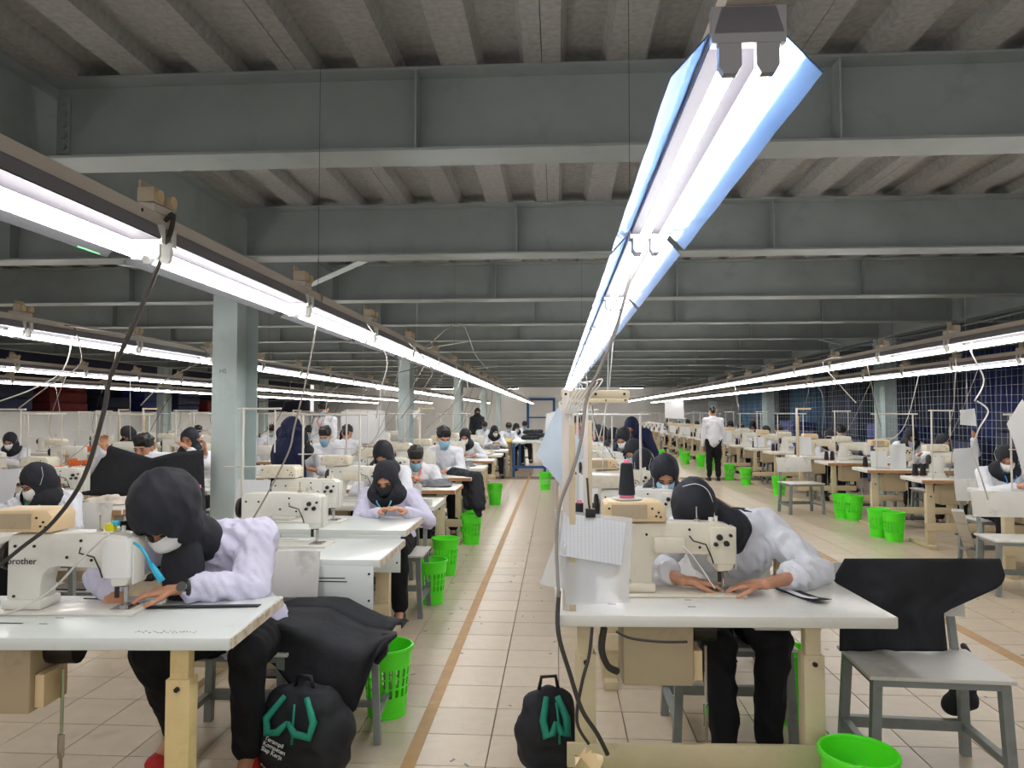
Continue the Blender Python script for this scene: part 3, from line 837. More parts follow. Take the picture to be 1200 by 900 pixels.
    if skirt:
        c = MB(); c.cap(j['chest'], j['pelvis'], .13, .17); c.cap(j['pelvis'], (0, 0, .18), .18, .21)
        c.cap(mid, j['shL'], .09, .08); c.cap(mid, j['shR'], .09, .08)
        for s in 'LR': c.cap(j['sh' + s], j['el' + s], .075, .065); c.cap(j['el' + s], j['wr' + s], .062, .05)
        obj('dress', blob(c, 'dress', skirt, vox, 3, .012), r)
    elif legs:
        c = MB()
        for s in 'LR':
            kn, an = j['kn' + s], j['an' + s]; sg = -1 if s == 'L' else 1
            hp0 = j['pelvis'] + V((sg * .085, 0, -.02))
            c.cap(hp0, kn, .105, .082); c.cap(kn, an + V((0, 0, .05)), .080, .062)
        c.ell(j['pelvis'], (.175, .135, .11))
        obj('trousers', blob(c, 'trousers', trou, vox, 3, .01), r)
    if legs:
        for s in 'LR':
            an = j['an' + s]; sg = -1 if s == 'L' else 1
            c = MB(); c.cap(an + V((0, .035, -.045)), an + V((sg * .02, -.13, -.05)), .04, .036); c.ell(an + V((0, .01, -.03)), (.042, .06, .048))
            c.box(an.x - .04, an.x + .045, an.y - .15, an.y + .07, an.z - .088, an.z - .07)
            obj('shoe', blob(c, 'shoe', shoe, .012, 2), r)
    # --- head cover
    if cover in (M_HIJ, M_HIJN):
        c = MB()
        c.ell(hp(0, .018, .024), (.093 * k * bulk, .113 * k * bulk, .118 * k * bulk), HM); c.ell(hp(0, -.012, -.03), (.084 * k * bulk, .084 * k, .115 * k * bulk), HM)
        c.cap(hp(0, .03, -.04), j['neck'] + V((0, .01, 0)), .095 * min(1, mantle), .10 * min(1, mantle))
        ff = mid + V((0, -.05, 0))
        c.ell(j['neck'] + V((0, -.02, -.02)), (.15 * mantle, .12 * min(1, mantle), .10)); c.cap(hp(0, -.03, -.10), ff, .06, .10 * min(1, mantle))
        for (p, rad) in drape: c.ell(p, rad)
        HI = HM.transposed()
        def cut(p):
            q = HI @ (p - hc); q = q / k
            if q.y > -.02: return 2
            return math.sqrt((q.x / .060) ** 2 + ((q.z + .012) / .076) ** 2)
        obj('hijab', blob(c, 'hijab', cover, max(vox * .8, .008), 4, .005, 10, cut), r)
    elif cover is M_HAIR:
        c = MB()
        c.ell(hp(0, .016, .048), (.083 * k, .097 * k, .086 * k), HM)
        for q, fx in enumerate((-.055, -.03, -.004, .022, .048)): c.cap(hp(fx * .8, -.055, .108), hp(fx + .008, -.086 + abs(fx) * .35, .066 + .008 * (q % 2)), .018, .008, 6)
        c.cap(hp(0, .07, -.02), hp(0, .06, .03), .055)
        rnd = random.Random(int(hc.x * 991 + loc[1] * 77))
        for q in range(26):
            a = rnd.uniform(0, 2 * PI); e = rnd.uniform(.2, 1.2)
            p = V((.08 * math.cos(a) * math.cos(e), .022 + .092 * math.sin(a) * math.cos(e), .042 + .085 * math.sin(e)))
            c.cap(hp(*p), hp(p.x * 1.12, p.y * 1.1, p.z * 1.06), .02, .008, 6)
        obj('hair', blob(c, 'hair', M_HAIR, .009, 1), r)
    if mask:
        mm = MB()
        def mf(a, t):
            z = .004 - .118 * t; an = (a - .5) * 2 * (1.25 - .45 * t)
            rx = .069 - .016 * t * t; ry = .083 - .012 * max(0, t - .6)
            bulge = .022 * math.sin(min(t * 1.2, 1) * PI) * math.cos(an) ** 2 + (.012 * math.cos(an) ** 8 * (1 - t))
            return hp(math.sin(an) * rx, -.018 - math.cos(an) * ry * (1 - .18 * t * t) - bulge, z)
        mm.sheet(12, 8, mf, .003)
        mo = part('face_mask', mm, mask, r, 180)
        if loops:
            for s in (-1, 1):
                l = MB().tube([hp(s * .066, -.045, -.01), hp(s * .09, -.02, .01), hp(s * .101, .02, .05), hp(s * .085, .05, .1)] if cover in (M_HIJ, M_HIJN) else [hp(s * .066, -.045, -.01), hp(s * .076, .0, .01), hp(s * .078, .03, .0), hp(s * .07, -.01, -.04)], .0014, 4)
                part('ear_loop', l, M_MASKW, mo, 180)
    if lanyard:
        ch = j['chest'] + V((0, -.155, -.06)); l = MB()
        for s in (-1, 1): l.tube([j['neck'] + V((s * .06, -.06, .0)), j['neck'].lerp(ch, .5) + V((s * .05, -.085, .01)), ch], .006, 5)
        part('lanyard', l, lanyard, r, 180)
    return r
# ------------------------------------------------------------------ small shared makers
FAR = ('screw', 'tension_knob', 'clamp_bolt', 'vent_panel', 'thread_guide', 'bolt', 'slot', 'leg_sleeve', 'needle_guard', 'presser_foot', 'bobbin_winder',
       'box_end', 'motor', 'under_rail', 'drawer', 'edge_band', 'throat_plate', 'socket_face')
def cable(pts, r, m, label, group=None, n=6, name='cable'):
    """pts: (u, v, y) guide points along the cable, smoothed"""
    P = [aty(*p) if not isinstance(p, V) else p for p in pts]
    if P[0].z > 1.75 and not isinstance(pts[0], V):                       # upper end starts at the nearest lamp trunking
        rw = min(ROWS, key=lambda R: abs(R[1] - P[0].x)); P.insert(0, V((rw[1] + .036, P[0].y, rw[2] + .11)))
    return tag(obj(name, MB().tube(spline(P), r, n).mesh(name, m, 180)), label, 'cable', group)
def spline(P):
    out = []
    for i in range(len(P) - 1):
        p0 = P[max(i - 1, 0)]; p1 = P[i]; p2 = P[i + 1]; p3 = P[min(i + 2, len(P) - 1)]
        for k in range(5):
            t = k / 5; out.append(.5 * ((2 * p1) + (p2 - p0) * t + (2 * p0 - 5 * p1 + 4 * p2 - p3) * t * t + (3 * p1 - p0 - 3 * p2 + p3) * t ** 3))
    out.append(P[-1]); return out
def quad_sheet(name, C, m, th=.0015, n=6, wave=.0, label=None, cat='paper', group=None, parent=None, k=0):
    """sheet over four corners (top-left, top-right, bottom-right, bottom-left)"""
    C = [V(c) for c in C]; nn = (C[1] - C[0]).cross(C[3] - C[0]).normalized()
    def f(a, b):
        p = C[0].lerp(C[1], a).lerp(C[3].lerp(C[2], a), b)
        return p + nn * wave * (math.sin(a * 5 + b * 3 + k) + .5 * math.sin(b * 9 + a * 4 + k))
    o = obj(name, MB().sheet(n, n, f, th).mesh(name, m, 60), parent)
    if label: tag(o, label, cat, group)
    return o
def grid_print(name, base, ink, sx, sy):
    m = bpy.data.materials.new(name); m.use_nodes = True; N = m.node_tree.nodes; L = m.node_tree.links
    b = N['Principled BSDF']; b.inputs['Roughness'].default_value = .7
    tc = N.new('ShaderNodeTexCoord'); sp = N.new('ShaderNodeSeparateXYZ'); L.new(tc.outputs['Generated'], sp.inputs[0])
    vals = []
    for ax, s in (('X', sx), ('Z', sy)):
        mu = N.new('ShaderNodeMath'); mu.operation = 'MULTIPLY'; mu.inputs[1].default_value = s; L.new(sp.outputs[ax], mu.inputs[0])
        fr = N.new('ShaderNodeMath'); fr.operation = 'FRACT'; L.new(mu.outputs[0], fr.inputs[0])
        lt = N.new('ShaderNodeMath'); lt.operation = 'LESS_THAN'; lt.inputs[1].default_value = .16; L.new(fr.outputs[0], lt.inputs[0]); vals.append(lt.outputs[0])
    mx = N.new('ShaderNodeMath'); mx.operation = 'MAXIMUM'; L.new(vals[0], mx.inputs[0]); L.new(vals[1], mx.inputs[1])
    mi = N.new('ShaderNodeMix'); mi.data_type = 'RGBA'; L.new(mx.outputs[0], mi.inputs[0]); mi.inputs[6].default_value = (*lin(base), 1); mi.inputs[7].default_value = (*lin(ink), 1)
    L.new(mi.outputs[2], b.inputs['Base Color']); return m
M_FORM = grid_print('form_print', (226, 228, 232), (204, 207, 212), 18, 26)

# ------------------------------------------------------------------ central foreground workstation
place(TAB_C, (.607, 2.655, 0), math.radians(2.0), 'cream sewing table with papers in plastic sleeves at its end')
place(MAC_C, (.505, 2.99, TZ), math.radians(2), 'cream sewing machine with beige motor box and a tall black thread cone')
pl = thing('cone_plate', 'white round plate on the beige motor box', 'plate', (.285, 2.985, TZ + .373))
part('disc', MB().lathe([(.05, 0), (.062, .003), (.062, .006), (.0, .007)], 24), M_MACHW, pl)
place(CONE, (.285, 2.985, TZ + .381), 0, 'black thread cone on the white plate above the beige motor box')
place(STAND, (.035, 2.70, TZ), 0, 'cream metal thread stand with a cable tied to its crossbar')
# papers in sleeves, leaning at the end of the table
d = thing('document_sleeve', 'clear plastic sleeve holding printed forms at the table end', 'document', (.13, 2.68, TZ))
def loc(p, o): return V(p) - o.location
cs = [aty(650, 597, 2.705), aty(741, 607, 2.715), aty(737, 706, 2.672), aty(664, 709, 2.672)]
quad_sheet('sleeve', [loc(p, d) for p in cs], M_PLAST, .001, 6, .003, parent=d)
cs = [aty(660, 600, 2.70), aty(733, 612, 2.70), aty(728, 662, 2.682), aty(655, 650, 2.682)]
quad_sheet('printed_form', [loc(p, d) + V((0, -.009, 0)) for p in cs], M_FORM, .001, 6, .002, parent=d)
cs = [aty(663, 640, 2.715), aty(725, 655, 2.715), aty(722, 669, 2.70), aty(663, 660, 2.70)]
quad_sheet('printed_form', [loc(p, d) for p in cs], M_PAPER, .001, 4, .002, parent=d)
cs = [aty(668, 660, 2.71), aty(698, 662, 2.71), aty(698, 706, 2.685), aty(668, 706, 2.685)]
quad_sheet('printed_form', [loc(p, d) for p in cs], M_FORM, .001, 4, .002, parent=d)
clipm = MB().tube([loc(aty(688, 560, 2.69), d), loc(aty(690, 590, 2.69), d), loc(aty(692, 602, 2.69), d)], .004, 6)
part('hanging_cord', clipm, M_CABLE, d)
part('binder_clip', MB().box(-.018, .018, -.006, .012, -.02, .012, Matrix.Translation(loc(aty(692, 600, 2.685), d))), M_DARK, d, bevel=.002)
quad_sheet('plastic_wrap', [aty(655, 622, 2.69), aty(664, 640, 2.68), aty(662, 690, 2.67), aty(632, 684, 2.70)], M_PLAST, .0012, 6, .006, 'crumpled clear plastic hanging off the table end', 'plastic')
quad_sheet('pattern_sheet', [aty(654, 476, 4.02), aty(688, 531, 4.02), aty(657, 569, 4.02), aty(628, 532, 4.02)], M_PATT, .0015, 8, .006, 'large pale blue pattern paper hung cornerwise on a stand', 'paper')
quad_sheet('pattern_sheet', [aty(640, 485, 5.385), aty(657, 480, 5.385), aty(657, 560, 5.385), aty(636, 545, 5.385)], M_PAPER, .0015, 6, .01, 'white pattern sheet hanging behind the pale blue one', 'paper')
# fabric strips
st = thing('fabric_strip', 'black strip with a white band curling off the cream table', 'fabric', (1.0, 2.86, TZ))
def strip(p0, p1, w, m, z, nm):
    p0 = loc(p0, st); p1 = loc(p1, st); dd = (p1 - p0).normalized(); nn = V((-dd.y, dd.x, 0)) * w
    part(nm, MB().sheet(10, 2, lambda a, b: p0.lerp(p1, a) + nn * (b - .5) + V((0, 0, z + .012 * max(0, a - .75) * 4)), .002), m, st, 60)
a0, a1 = atz(906, 685, TZ + .002), atz(965, 707, TZ + .002)
strip(a0, a1, .075, M_BLACKC, .001, 'black_strip'); strip(a0 + V((-.01, -.004, 0)), a1 + V((-.03, .002, 0)), .026, M_PAPER, .006, 'white_band')
def slot(tab, u0, u1, v, r_):
    a_, b_ = atz(u0, v, TZ + .0004), atz(u1, v, TZ + .0004)
    o = obj('oil_slot', MB().box(a_.x, b_.x, a_.y - r_, a_.y + r_, TZ + .0003, TZ + .0009).mesh('oil_slot', M_DARK, None, .0002), tab)
    bpy.context.view_layer.update(); o.matrix_parent_inverse = tab.matrix_world.inverted()
for q in ((790, 818, 698.5, .003), (802, 810, 703, .003), (806, 815, 711, .004), (712, 722, 708, .003)): slot(TAB_C, *q)
# operator
C1 = person('operator in black hijab with white shirt sewing at the central table', (.80, 3.56, 0), 0, 'sit', pitch=1.05, yaw=-.15,
    J=dict(pelvis=(0, 0, .54), chest=(-.02, -.20, .88), neck=(-.10, -.30, 1.00), head=aty(813, 598, 3.17) - V((.80, 3.56, 0)),
           shR=(.13, -.20, .975), shL=(-.24, -.22, .94), elR=(.30, -.38, .805), wrR=atz(897, 684, .805) - V((.80, 3.56, 0)),
           elL=(-.40, -.40, .82), wrL=atz(800, 680, .805) - V((.80, 3.56, 0)),
           knR=(.10, -.44, .53), knL=(-.12, -.40, .50), anR=(.08, -.42, .09), anL=(-.12, -.52, .09)),
    top=M_SHIRT, mask=None, cover=M_HIJ, vox=.010, bodyvox=.0048, sleeve=.42, fine=True, curl=.42, handdir=((.75, .10, -.10), (-.72, .10, -.10)), skin=M_SKIN,
    drape=(((.02, -.18, .98), (.15, .12, .07)),), mantle=1.0, hsc=1.0, bulk=1.06, fat=1.15)
hd = C1.location
part('hijab_cord', MB().tube(spline([aty(800, 570, 3.06) - hd, aty(815, 567, 3.06) - hd, aty(828, 573, 3.06) - hd, aty(835, 588, 3.07) - hd, aty(838, 612, 3.1) - hd]), .0018, 5), M_MASKW, C1, 180)
place(CHAIR, (.78, 3.47, 0), 0, 'grey framed chair under the operator at the cream table')
# floor things
def basket(p, label, rz=0, group=None, scale=None): return place(BASK, (p[0], p[1], 0), rz, label, group, scale=scale)
basket(atz(1006, 880, .332), 'green basket standing before the right leg of the cream table')
basket((1.11, 3.66), 'green basket behind the right leg of the cream table')
basket(atz(722, 926, .332), 'green basket with an orange wrapper before the cream table')
o = MB(); pp = atz(690, 900, .33); o.sheet(5, 5, lambda a, b: pp + V(((a - .5) * .09, (b - .5) * .07, .03 * math.sin(a * 7 + b * 5) + .02)), .001)
tag(obj('wrapper', o.mesh('wrapper', M_MBOX, 60)), 'crumpled orange wrapper lying on the basket rim', 'wrapper')
def backpack(label, loc_, rz, w, dp, h, lean, text=None):
    r = thing('backpack', label, 'bag', loc_, rz)
    c = MB(); c.cap((-w * .28, 0, .11), (w * .28, 0, .11), .105 * dp); c.cap((-w * .30, 0, h * .5), (w * .30, 0, h * .5), .115 * dp); c.cap((-w * .22, lean, h - .10), (w * .22, lean, h - .10), .09 * dp)
    c.box(-w * .42, w * .42, -.08 * dp, .08 * dp, .005, .12); c.cap((0, lean * .5, h * .55), (0, lean, h - .085), .11 * dp, .08 * dp)
    obj('bag_body', blob(c, 'bag_body', M_BLACKC, .012, 6, .01), r)
    f = -.115 * dp
    for s in (-1, 1):
        part('strap', MB().tube([(s * w * .16, f * .55 + lean, h - .03), (s * w * .34, f * .95 + lean * .6, h * .72), (s * w * .30, f * 1.1, h * .58), (s * w * .12, f * 1.2 + lean * .3, h * .62), (0, f * 1.1 + lean * .5, h * .72)], [.012, .016, .017, .015, .010], 6), M_TEAL, r, 180)
    part('zip', MB().tube([(w * .06, f * .9 + lean, h - .04), (w * .08, f * 1.1 + lean * .6, h * .7), (w * .07, f * 1.16, h * .5)], .005, 5), M_TEAL, r, 180)
    part('top_handle', MB().tube([(-.04, lean, h - .02), (-.03, lean, h + .03), (.03, lean, h + .03), (.04, lean, h - .02)], .008, 6), M_DARK, r, 180)
    if text: text_mesh('print', text, .025, M_PAPER, r, (-.10, f - .016, h * .52), (PI / 2 + .03, .35, 0), .0012, .95, .9)
    return r
backpack('black backpack with teal straps standing by the table leg', (-.03, 3.02, 0), .25, .14, .92, .365, .02)

# ------------------------------------------------------------------ chair with cloth at the right
CH = (1.50, 3.14)
place(CHAIR, (CH[0], CH[1], 0), math.radians(-3), 'grey empty chair with worn seat under draped black cloth')
LE = [(0, 990), (.22, 976), (.3, 984), (1, 984)]; RE = [(0, 1172), (.2, 1178), (.3, 1172), (.58, 1106), (1, 1110)]
def pw(T, t):
    for (a, x), (b, y) in zip(T, T[1:]):
        if t <= b: return x + (y - x) * (t - a) / (b - a)
    return T[-1][1]
def cf(a, b):
    v = 655 + 108 * b; u = pw(LE, b) + (pw(RE, b) - pw(LE, b)) * a
    return aty(u, v, 3.292 - .02 * b + .014 * math.sin(a * 9 + b * 4) + .010 * math.sin(a * 21 - b * 7) + .05 * max(0, a - .75)) 
def cf2(a, b):
    p = cf(a, 0); q = aty(990 + 125 * a, 690, 3.405)
    return p.lerp(q, b) + V((0, 0, .02 * math.sin(b * PI)))
cl = thing('draped_cloth', 'black cloth draped over the empty chair back', 'cloth', (CH[0], 3.32, .46))
part('front_drop', MB().sheet(22, 22, lambda a, b: cf(a, b) - cl.location, .005), M_BLACKC, cl, 180)
part('rear_drop', MB().sheet(16, 6, lambda a, b: cf2(a, b) - cl.location, .005), M_BLACKC, cl, 180)
pc = MB(); q = aty(1125, 812, 3.37)
pc.cap(q + V((-.03, 0, -.05)), q + V((.03, 0, -.03)), .05, .05); pc.cap(q, q + V((.03, 0, .10)), .045, .02); pc.cap(q + V((.05, 0, .02)), q + V((.055, -.02, .07)), .02, .03)
o = thing('cloth_pouch', 'black cloth pouch tied to the empty chair leg', 'pouch', (q.x, q.y, q.z))
for ob in [obj('pouch_body', blob(pc, 'pouch_body', M_BLACKC, .010, 3, .006), o)]: ob.location = -q
part('tie', MB().tube([V((.03, 0, .1)), V((.02, -.03, .19)), V((.03, .02, .2))], .014, 6), M_BLACKC, o, 180)

# ------------------------------------------------------------------ left foreground workstation
place(TAB_L, (-1.65, 2.27, 0), math.radians(3.2), 'white sewing table with chipped edge and bright cream telescopic leg')
place(MAC_B, (-1.745, 2.60, TZ), math.radians(3), 'off-white sewing machine lettered on its pillar with a white head cover')
for q in ((-5, 28, 730, .006), (46, 56, 731, .003), (65, 75, 724, .003)): slot(TAB_L, *q)
sr = random.Random(3); sm = MB()
for k in range(34):
    a_ = atz(160 + k * 2.1 + sr.uniform(-1, 1), 740.5 + sr.uniform(-1.2, 1.2), TZ + .0004); sm.box(a_.x - sr.uniform(.001, .004), a_.x + .002, a_.y - sr.uniform(.0008, .004), a_.y + .001, TZ + .0003, TZ + .0007)
o = obj('ink_scribble', sm.mesh('ink_scribble', M_INKD), TAB_L); bpy.context.view_layer.update(); o.matrix_parent_inverse = TAB_L.matrix_world.inverted()
b = thing('marker_brush', 'bright blue brush dangling beside the white head cover', 'brush', aty(175, 660, 2.52))
def lb(p): return p - b.location
part('handle', MB().tube([lb(aty(157, 636, 2.53)), lb(aty(166, 642, 2.52)), lb(aty(172, 652, 2.52)), lb(aty(177, 662, 2.52))], .0055, 6), M_CYAN, b, 180)
part('bristle_sleeve', MB().tube([lb(aty(177, 661, 2.52)), lb(aty(184, 672, 2.52)), lb(aty(190, 681, 2.52))], [.008, .012, .012], 8), M_CYAN, b, 180)
t = thing('thread_nipper', 'yellow and blue nipper clip on the machine arm', 'clip', aty(130, 628, 2.57))
part('jaw', MB().box(-.018, .016, -.014, .014, -.018, .012), M_YEL, t, bevel=.004); part('grip', MB().box(.006, .03, -.012, .012, .004, .02), M_CYAN, t, bevel=.003)
t.location.z = TZ + .31; 
sc = thing('scissors', 'small dark scissors lying by the needle', 'scissors', atz(113, 702, TZ + .004))
part('blade', MB().box(-.05, .03, -.004, .004, 0, .003), M_DARK, sc); part('finger_ring', MB().tube([V((.03 + .016 * math.cos(a), .014 * math.sin(a), .004)) for a in [k * PI / 5 for k in range(11)]], .0035, 5), M_DARK, sc, 180)
fs = thing('fabric_strip', 'narrow black fabric strip being sewn on the white table', 'fabric', atz(230, 709, TZ))
part('strip', MB().sheet(12, 2, lambda a, b_: atz(152 + 152 * a, 712 - 2.5 * a, TZ + .004) + V((0, .03 * (b_ - .5) - .0, .0)) - fs.location, .004), M_BLACKC, fs, 60)
hx = V((-1.36, 3.16, 0))
P1 = person('operator in black hijab with white mask, white shirt and wristwatch', hx, 0, 'sit', pitch=.98, yaw=-.22,
    J=dict(pelvis=(0, .02, .54), chest=(-.05, -.12, .86), neck=(-.10, -.25, .99), head=aty(196, 601, 2.72) - hx,
           shR=(.105, -.17, .955), shL=(-.27, -.22, .945), elR=aty(294, 690, 2.84) - hx, wrR=aty(213, 690, 2.70) - hx,
           elL=(-.42, -.36, .84), wrL=aty(132, 694, 2.72) - hx,
           knL=(-.20, -.42, .56), knR=(.13, -.30, .52), anL=(-.20, -.22, .155), anR=(.12, -.26, .10)),
    top=M_SHIRTL, mask=M_MASKW, cover=M_HIJ, vox=.010, bodyvox=.0048, sleeve=.80, fine=True, curl=.40, handdir=((.30, -.35, -.15), (-.8, -.28, -.06)),
    drape=((aty(214, 668, 2.78) - hx, (.085, .06, .15)), ((-.12, -.30, .99), (.10, .10, .10))), mantle=.70, shoe=M_RED, hsc=1.12, bulk=1.18, fat=1.25, loops=False)
wp = aty(219, 690, 2.70) - hx
wd = (aty(213, 690, 2.70) - aty(296, 688, 2.86)).normalized()
w = part('wristwatch', MB().tube([wp + (V((0, 0, 1)) * math.cos(a) + wd.cross(V((0, 0, 1))).normalized() * math.sin(a)) * .031 for a in [k * PI / 8 for k in range(17)]], .009, 6), M_DARK, P1, 180)
part('watch_face', MB().cyl(wp + V((.0, -.028, .012)), wp + V((.0, -.043, .019)), .019, n=20), M_CHROME, w)
place(CHAIR, (-1.42, 3.27, 0), 0, 'grey framed chair under the operator at the white table')
place(STOOL, (-.98, 3.40, 0), .06, 'grey steel stool beneath the heaped black cloth')
cl = thing('draped_cloth', 'black cloth heaped over the stool beside the white table', 'cloth', (-1.0, 3.2, .46))
TP = [(0, 262, 745), (.2, 330, 712), (.45, 385, 712), (.7, 430, 735), (1, 465, 741)]; BT_ = [(0, 262, 752), (.25, 318, 775), (.5, 375, 850), (.72, 415, 836), (.9, 440, 768), (1, 465, 745)]
def pw2(T, t):
    for p, q in zip(T, T[1:]):
        if t <= q[0]:
            f = (t - p[0]) / (q[0] - p[0]); return p[1] + (q[1] - p[1]) * f, p[2] + (q[2] - p[2]) * f
    return T[-1][1:]
def cl1(a, b):
    u0, v0 = pw2(TP, a); u1, v1 = pw2(BT_, a)
    return aty(u0 + (u1 - u0) * b, v0 + (v1 - v0) * b, 3.34 - .26 * min(1, b * 3.2) + .018 * math.sin(a * 14 + b * 5)) - cl.location
part('front_drop', MB().sheet(26, 14, cl1, .006), M_BLACKC, cl, 180)
part('top_fold', MB().sheet(14, 6, lambda a, b: V(cl1(.1 + .85 * a, 0)).lerp(V(cl1(.1 + .85 * a, 0)) + V((.03, .24, -.02)), b) + V((0, 0, .025 * math.sin(b * 3.1))), .006), M_BLACKC, cl, 180)
part('hanging_loop', MB().tube([aty(452, 742, 3.2) - cl.location, aty(449, 765, 3.18) - cl.location, aty(440, 775, 3.18) - cl.location], .02, 6), M_BLACKC, cl, 180)
backpack('black backpack with teal straps and white print beside the stool', (-1.035, 2.98, 0), -.15, .30, 1.1, .37, -.01, 'Terampil\nKompeten\nSiap Kerja')
basket((-.84, 3.60), 'green basket beside the heaped black cloth')
basket(atz(276, 926, .332), 'green basket before the white table leg')
# cables of the foreground
cable([(203, 252, 2.12), (196, 285, 2.14), (172, 345, 2.2), (150, 395, 2.25), (130, 440, 2.3), (121, 485, 2.32), (98, 560, 2.36), (62, 612, 2.4), (25, 642, 2.42), (-12, 672, 2.44)], .0075, M_CABLE, 'thick dark cable sweeping down from the first socket')
cable([(120, 240, 2.0), (140, 236, 2.05), (152, 238, 2.1)], .006, M_CABLE, 'short dark cable feeding the first socket')
cable([(378, 345, 3.6), (372, 375, 3.6), (360, 440, 3.65), (345, 500, 3.7), (338, 530, 3.7), (310, 585, 3.75), (287, 625, 3.78), (284, 648, 3.8)], .005, M_CABLEG, 'grey cable hanging from the trunking to the panelled table')
cable([(738, 330, 2.5), (722, 385, 2.55), (703, 432, 2.6), (688, 465, 2.63), (681, 515, 2.64), (671, 552, 2.65), (656, 592, 2.66), (652, 640, 2.66), (655, 700, 2.62)], .0065, M_CABLEG, 'thick grey cable tied to the cream thread stand')
cable([(714, 400, 3.9), (712, 450, 4.0), (708, 500, 4.0), (706, 552, 4.05)], .003, M_CABLEW, 'white wire dropping behind the thread stand', 'white wires behind the stand')
cable([(720, 380, 4.0), (716, 430, 4.0), (712, 470, 4.05), (702, 515, 4.1)], .003, M_CABLEW, 'white wire dropping behind the thread stand', 'white wires behind the stand')
for k in range(6):
    cable([(672 + k * 4, 448, 2.68), (676 + 6 * k, 456 - 2 * k, 2.66), (668 + 3 * k, 470 + k, 2.66), (664 + k, 486, 2.67)], .0028, M_CABLEW, 'white wire looped around the thread stand crossbar', 'wires on the thread stand')
cable([(655, 693, 2.66), (654, 740, 2.60), (668, 790, 2.58), (682, 832, 2.57), (700, 860, 2.58), (712, 884, 2.6)], .008, M_CABLE, 'dark cable running down the cream table leg', None)
cable([(694, 735, 2.62), (690, 770, 2.6), (682, 800, 2.58), (676, 845, 2.58), (690, 872, 2.58)], .006, M_CABLE, 'dark cable crossing behind the standing backpack')
cable([(708, 735, 2.70), (705, 760, 2.70), (712, 780, 2.72), (724, 787, 2.74)], .013, M_CABLE, 'bundled dark hose entering the tan control box')
cable([(722, 740, 2.60), (740, 748, 2.60), (775, 752, 2.60), (805, 752, 2.62)], .005, M_CABLE, 'dark cable across the tan control box')
cable([(838, 690, 2.86), (812, 652, 2.86), (800, 640, 2.88)], .003, M_CABLEW, 'white wire stretched to the needle of the cream machine')
cable([(128, 625, 2.5), (100, 650, 2.5), (62, 690, 2.5), (20, 715, 2.5), (-10, 722, 2.5)], .004, M_CABLEW, 'white wire trailing across the lettered machine')

sr = random.Random(12); sm = MB()
for k in range(70):
    x_ = sr.uniform(-1.0, .1) if k % 3 else sr.uniform(1.3, 3.4); y_ = sr.uniform(3.0, 8.5); a_ = sr.uniform(0, PI); l_ = sr.uniform(.004, .016); w_ = sr.uniform(.002, .005)
    sm.box(-l_, l_, -w_, w_, .0005, .0025, Matrix.Translation((x_, y_, 0)) @ Matrix.Rotation(a_, 4, 'Z'))
o = tag(obj('lint_scraps', sm.mesh('lint_scraps', M_GREYF)), 'tiny thread and cloth scraps scattered over the floor tiles', 'scraps'); o['kind'] = 'stuff'
# ------------------------------------------------------------------ rows of workstations behind
def station(x, y, tab, mac, label, grp, far, stand=True, cones=2, rz=0, paper=False, seed=0, idx=0):
    nth = ', %s from the back wall' % ordinal(idx) if idx else ''
    rnd = random.Random(seed); sk = FAR if far else ()
    place(tab, (x, y, 0), rz, 'sewing table ' + label + nth, 'sewing tables ' + grp, skip=sk)
    place(mac, (x - .10 + rnd.uniform(-.03, .03) + (.42 if seed == 100 else 0), y + .33, TZ), rz, 'sewing machine ' + label + nth, 'sewing machines ' + grp, skip=sk)
    sp_ = (STAND_F, STAND_M, STAND_F, STAND_M, STAND)[seed % 5]
    if stand: place(sp_, (x - .565 + (.1 if sp_ is not STAND else 0), y + .06, TZ), rnd.uniform(-.1, .1) if sp_ is STAND_M else 0, 'metal thread stand ' + label + nth, 'thread stands ' + grp, skip=sk)
    for c in range(cones if seed != 100 else 0):
        place(CONE, (x - .44 + c * .085, y + rnd.uniform(.42, .5), TZ), 0, 'black thread cone on the table ' + label + nth, 'thread cones ' + grp)
    if idx and seed != 100 and rnd.random() < .75:
        hi = rnd.randrange(4); place(HEAP[hi], (x + rnd.uniform(.28, .4), y + rnd.uniform(.15, .4), TZ), rnd.uniform(-1, 1), ('white', 'black', 'cream', 'grey')[hi] + ' cloth piece on the table ' + label + nth, 'cloth pieces ' + grp)
    if paper:
        p = V((x - .42, y + .10, TZ + .03)); h = rnd.uniform(.2, .3)
        quad_sheet('paper_notice', [p + V((-.10, .02, h)), p + V((.11, .03, h)), p + V((.10, -.02, 0)), p + V((-.11, -.02, 0))], M_FORM if seed % 2 else M_PAPER, .001, 3, .004, 'white paper form on the table ' + label + nth, 'paper', 'paper forms ' + grp, k=seed)
    rw = min((R for R in ROWS), key=lambda R: abs(R[1] - x))
    if idx and y < 15:
        a_ = V((rw[1] - .03, y + .35, rw[2] + .10)); e_ = V((x - .30 + rnd.uniform(-.1, .2), y + .42, TZ + .31)); m_ = a_.lerp(e_, .5) + V((rnd.uniform(-.15, .15), rnd.uniform(-.1, .1), -rnd.uniform(.12, .3)))
        cable([a_, m_, e_], rnd.choice((.003, .004)), rnd.choice((M_CABLEG, M_CABLEW, M_CABLE)), 'thin wire dropping to the machine ' + label + nth, 'wires ' + grp, 5)
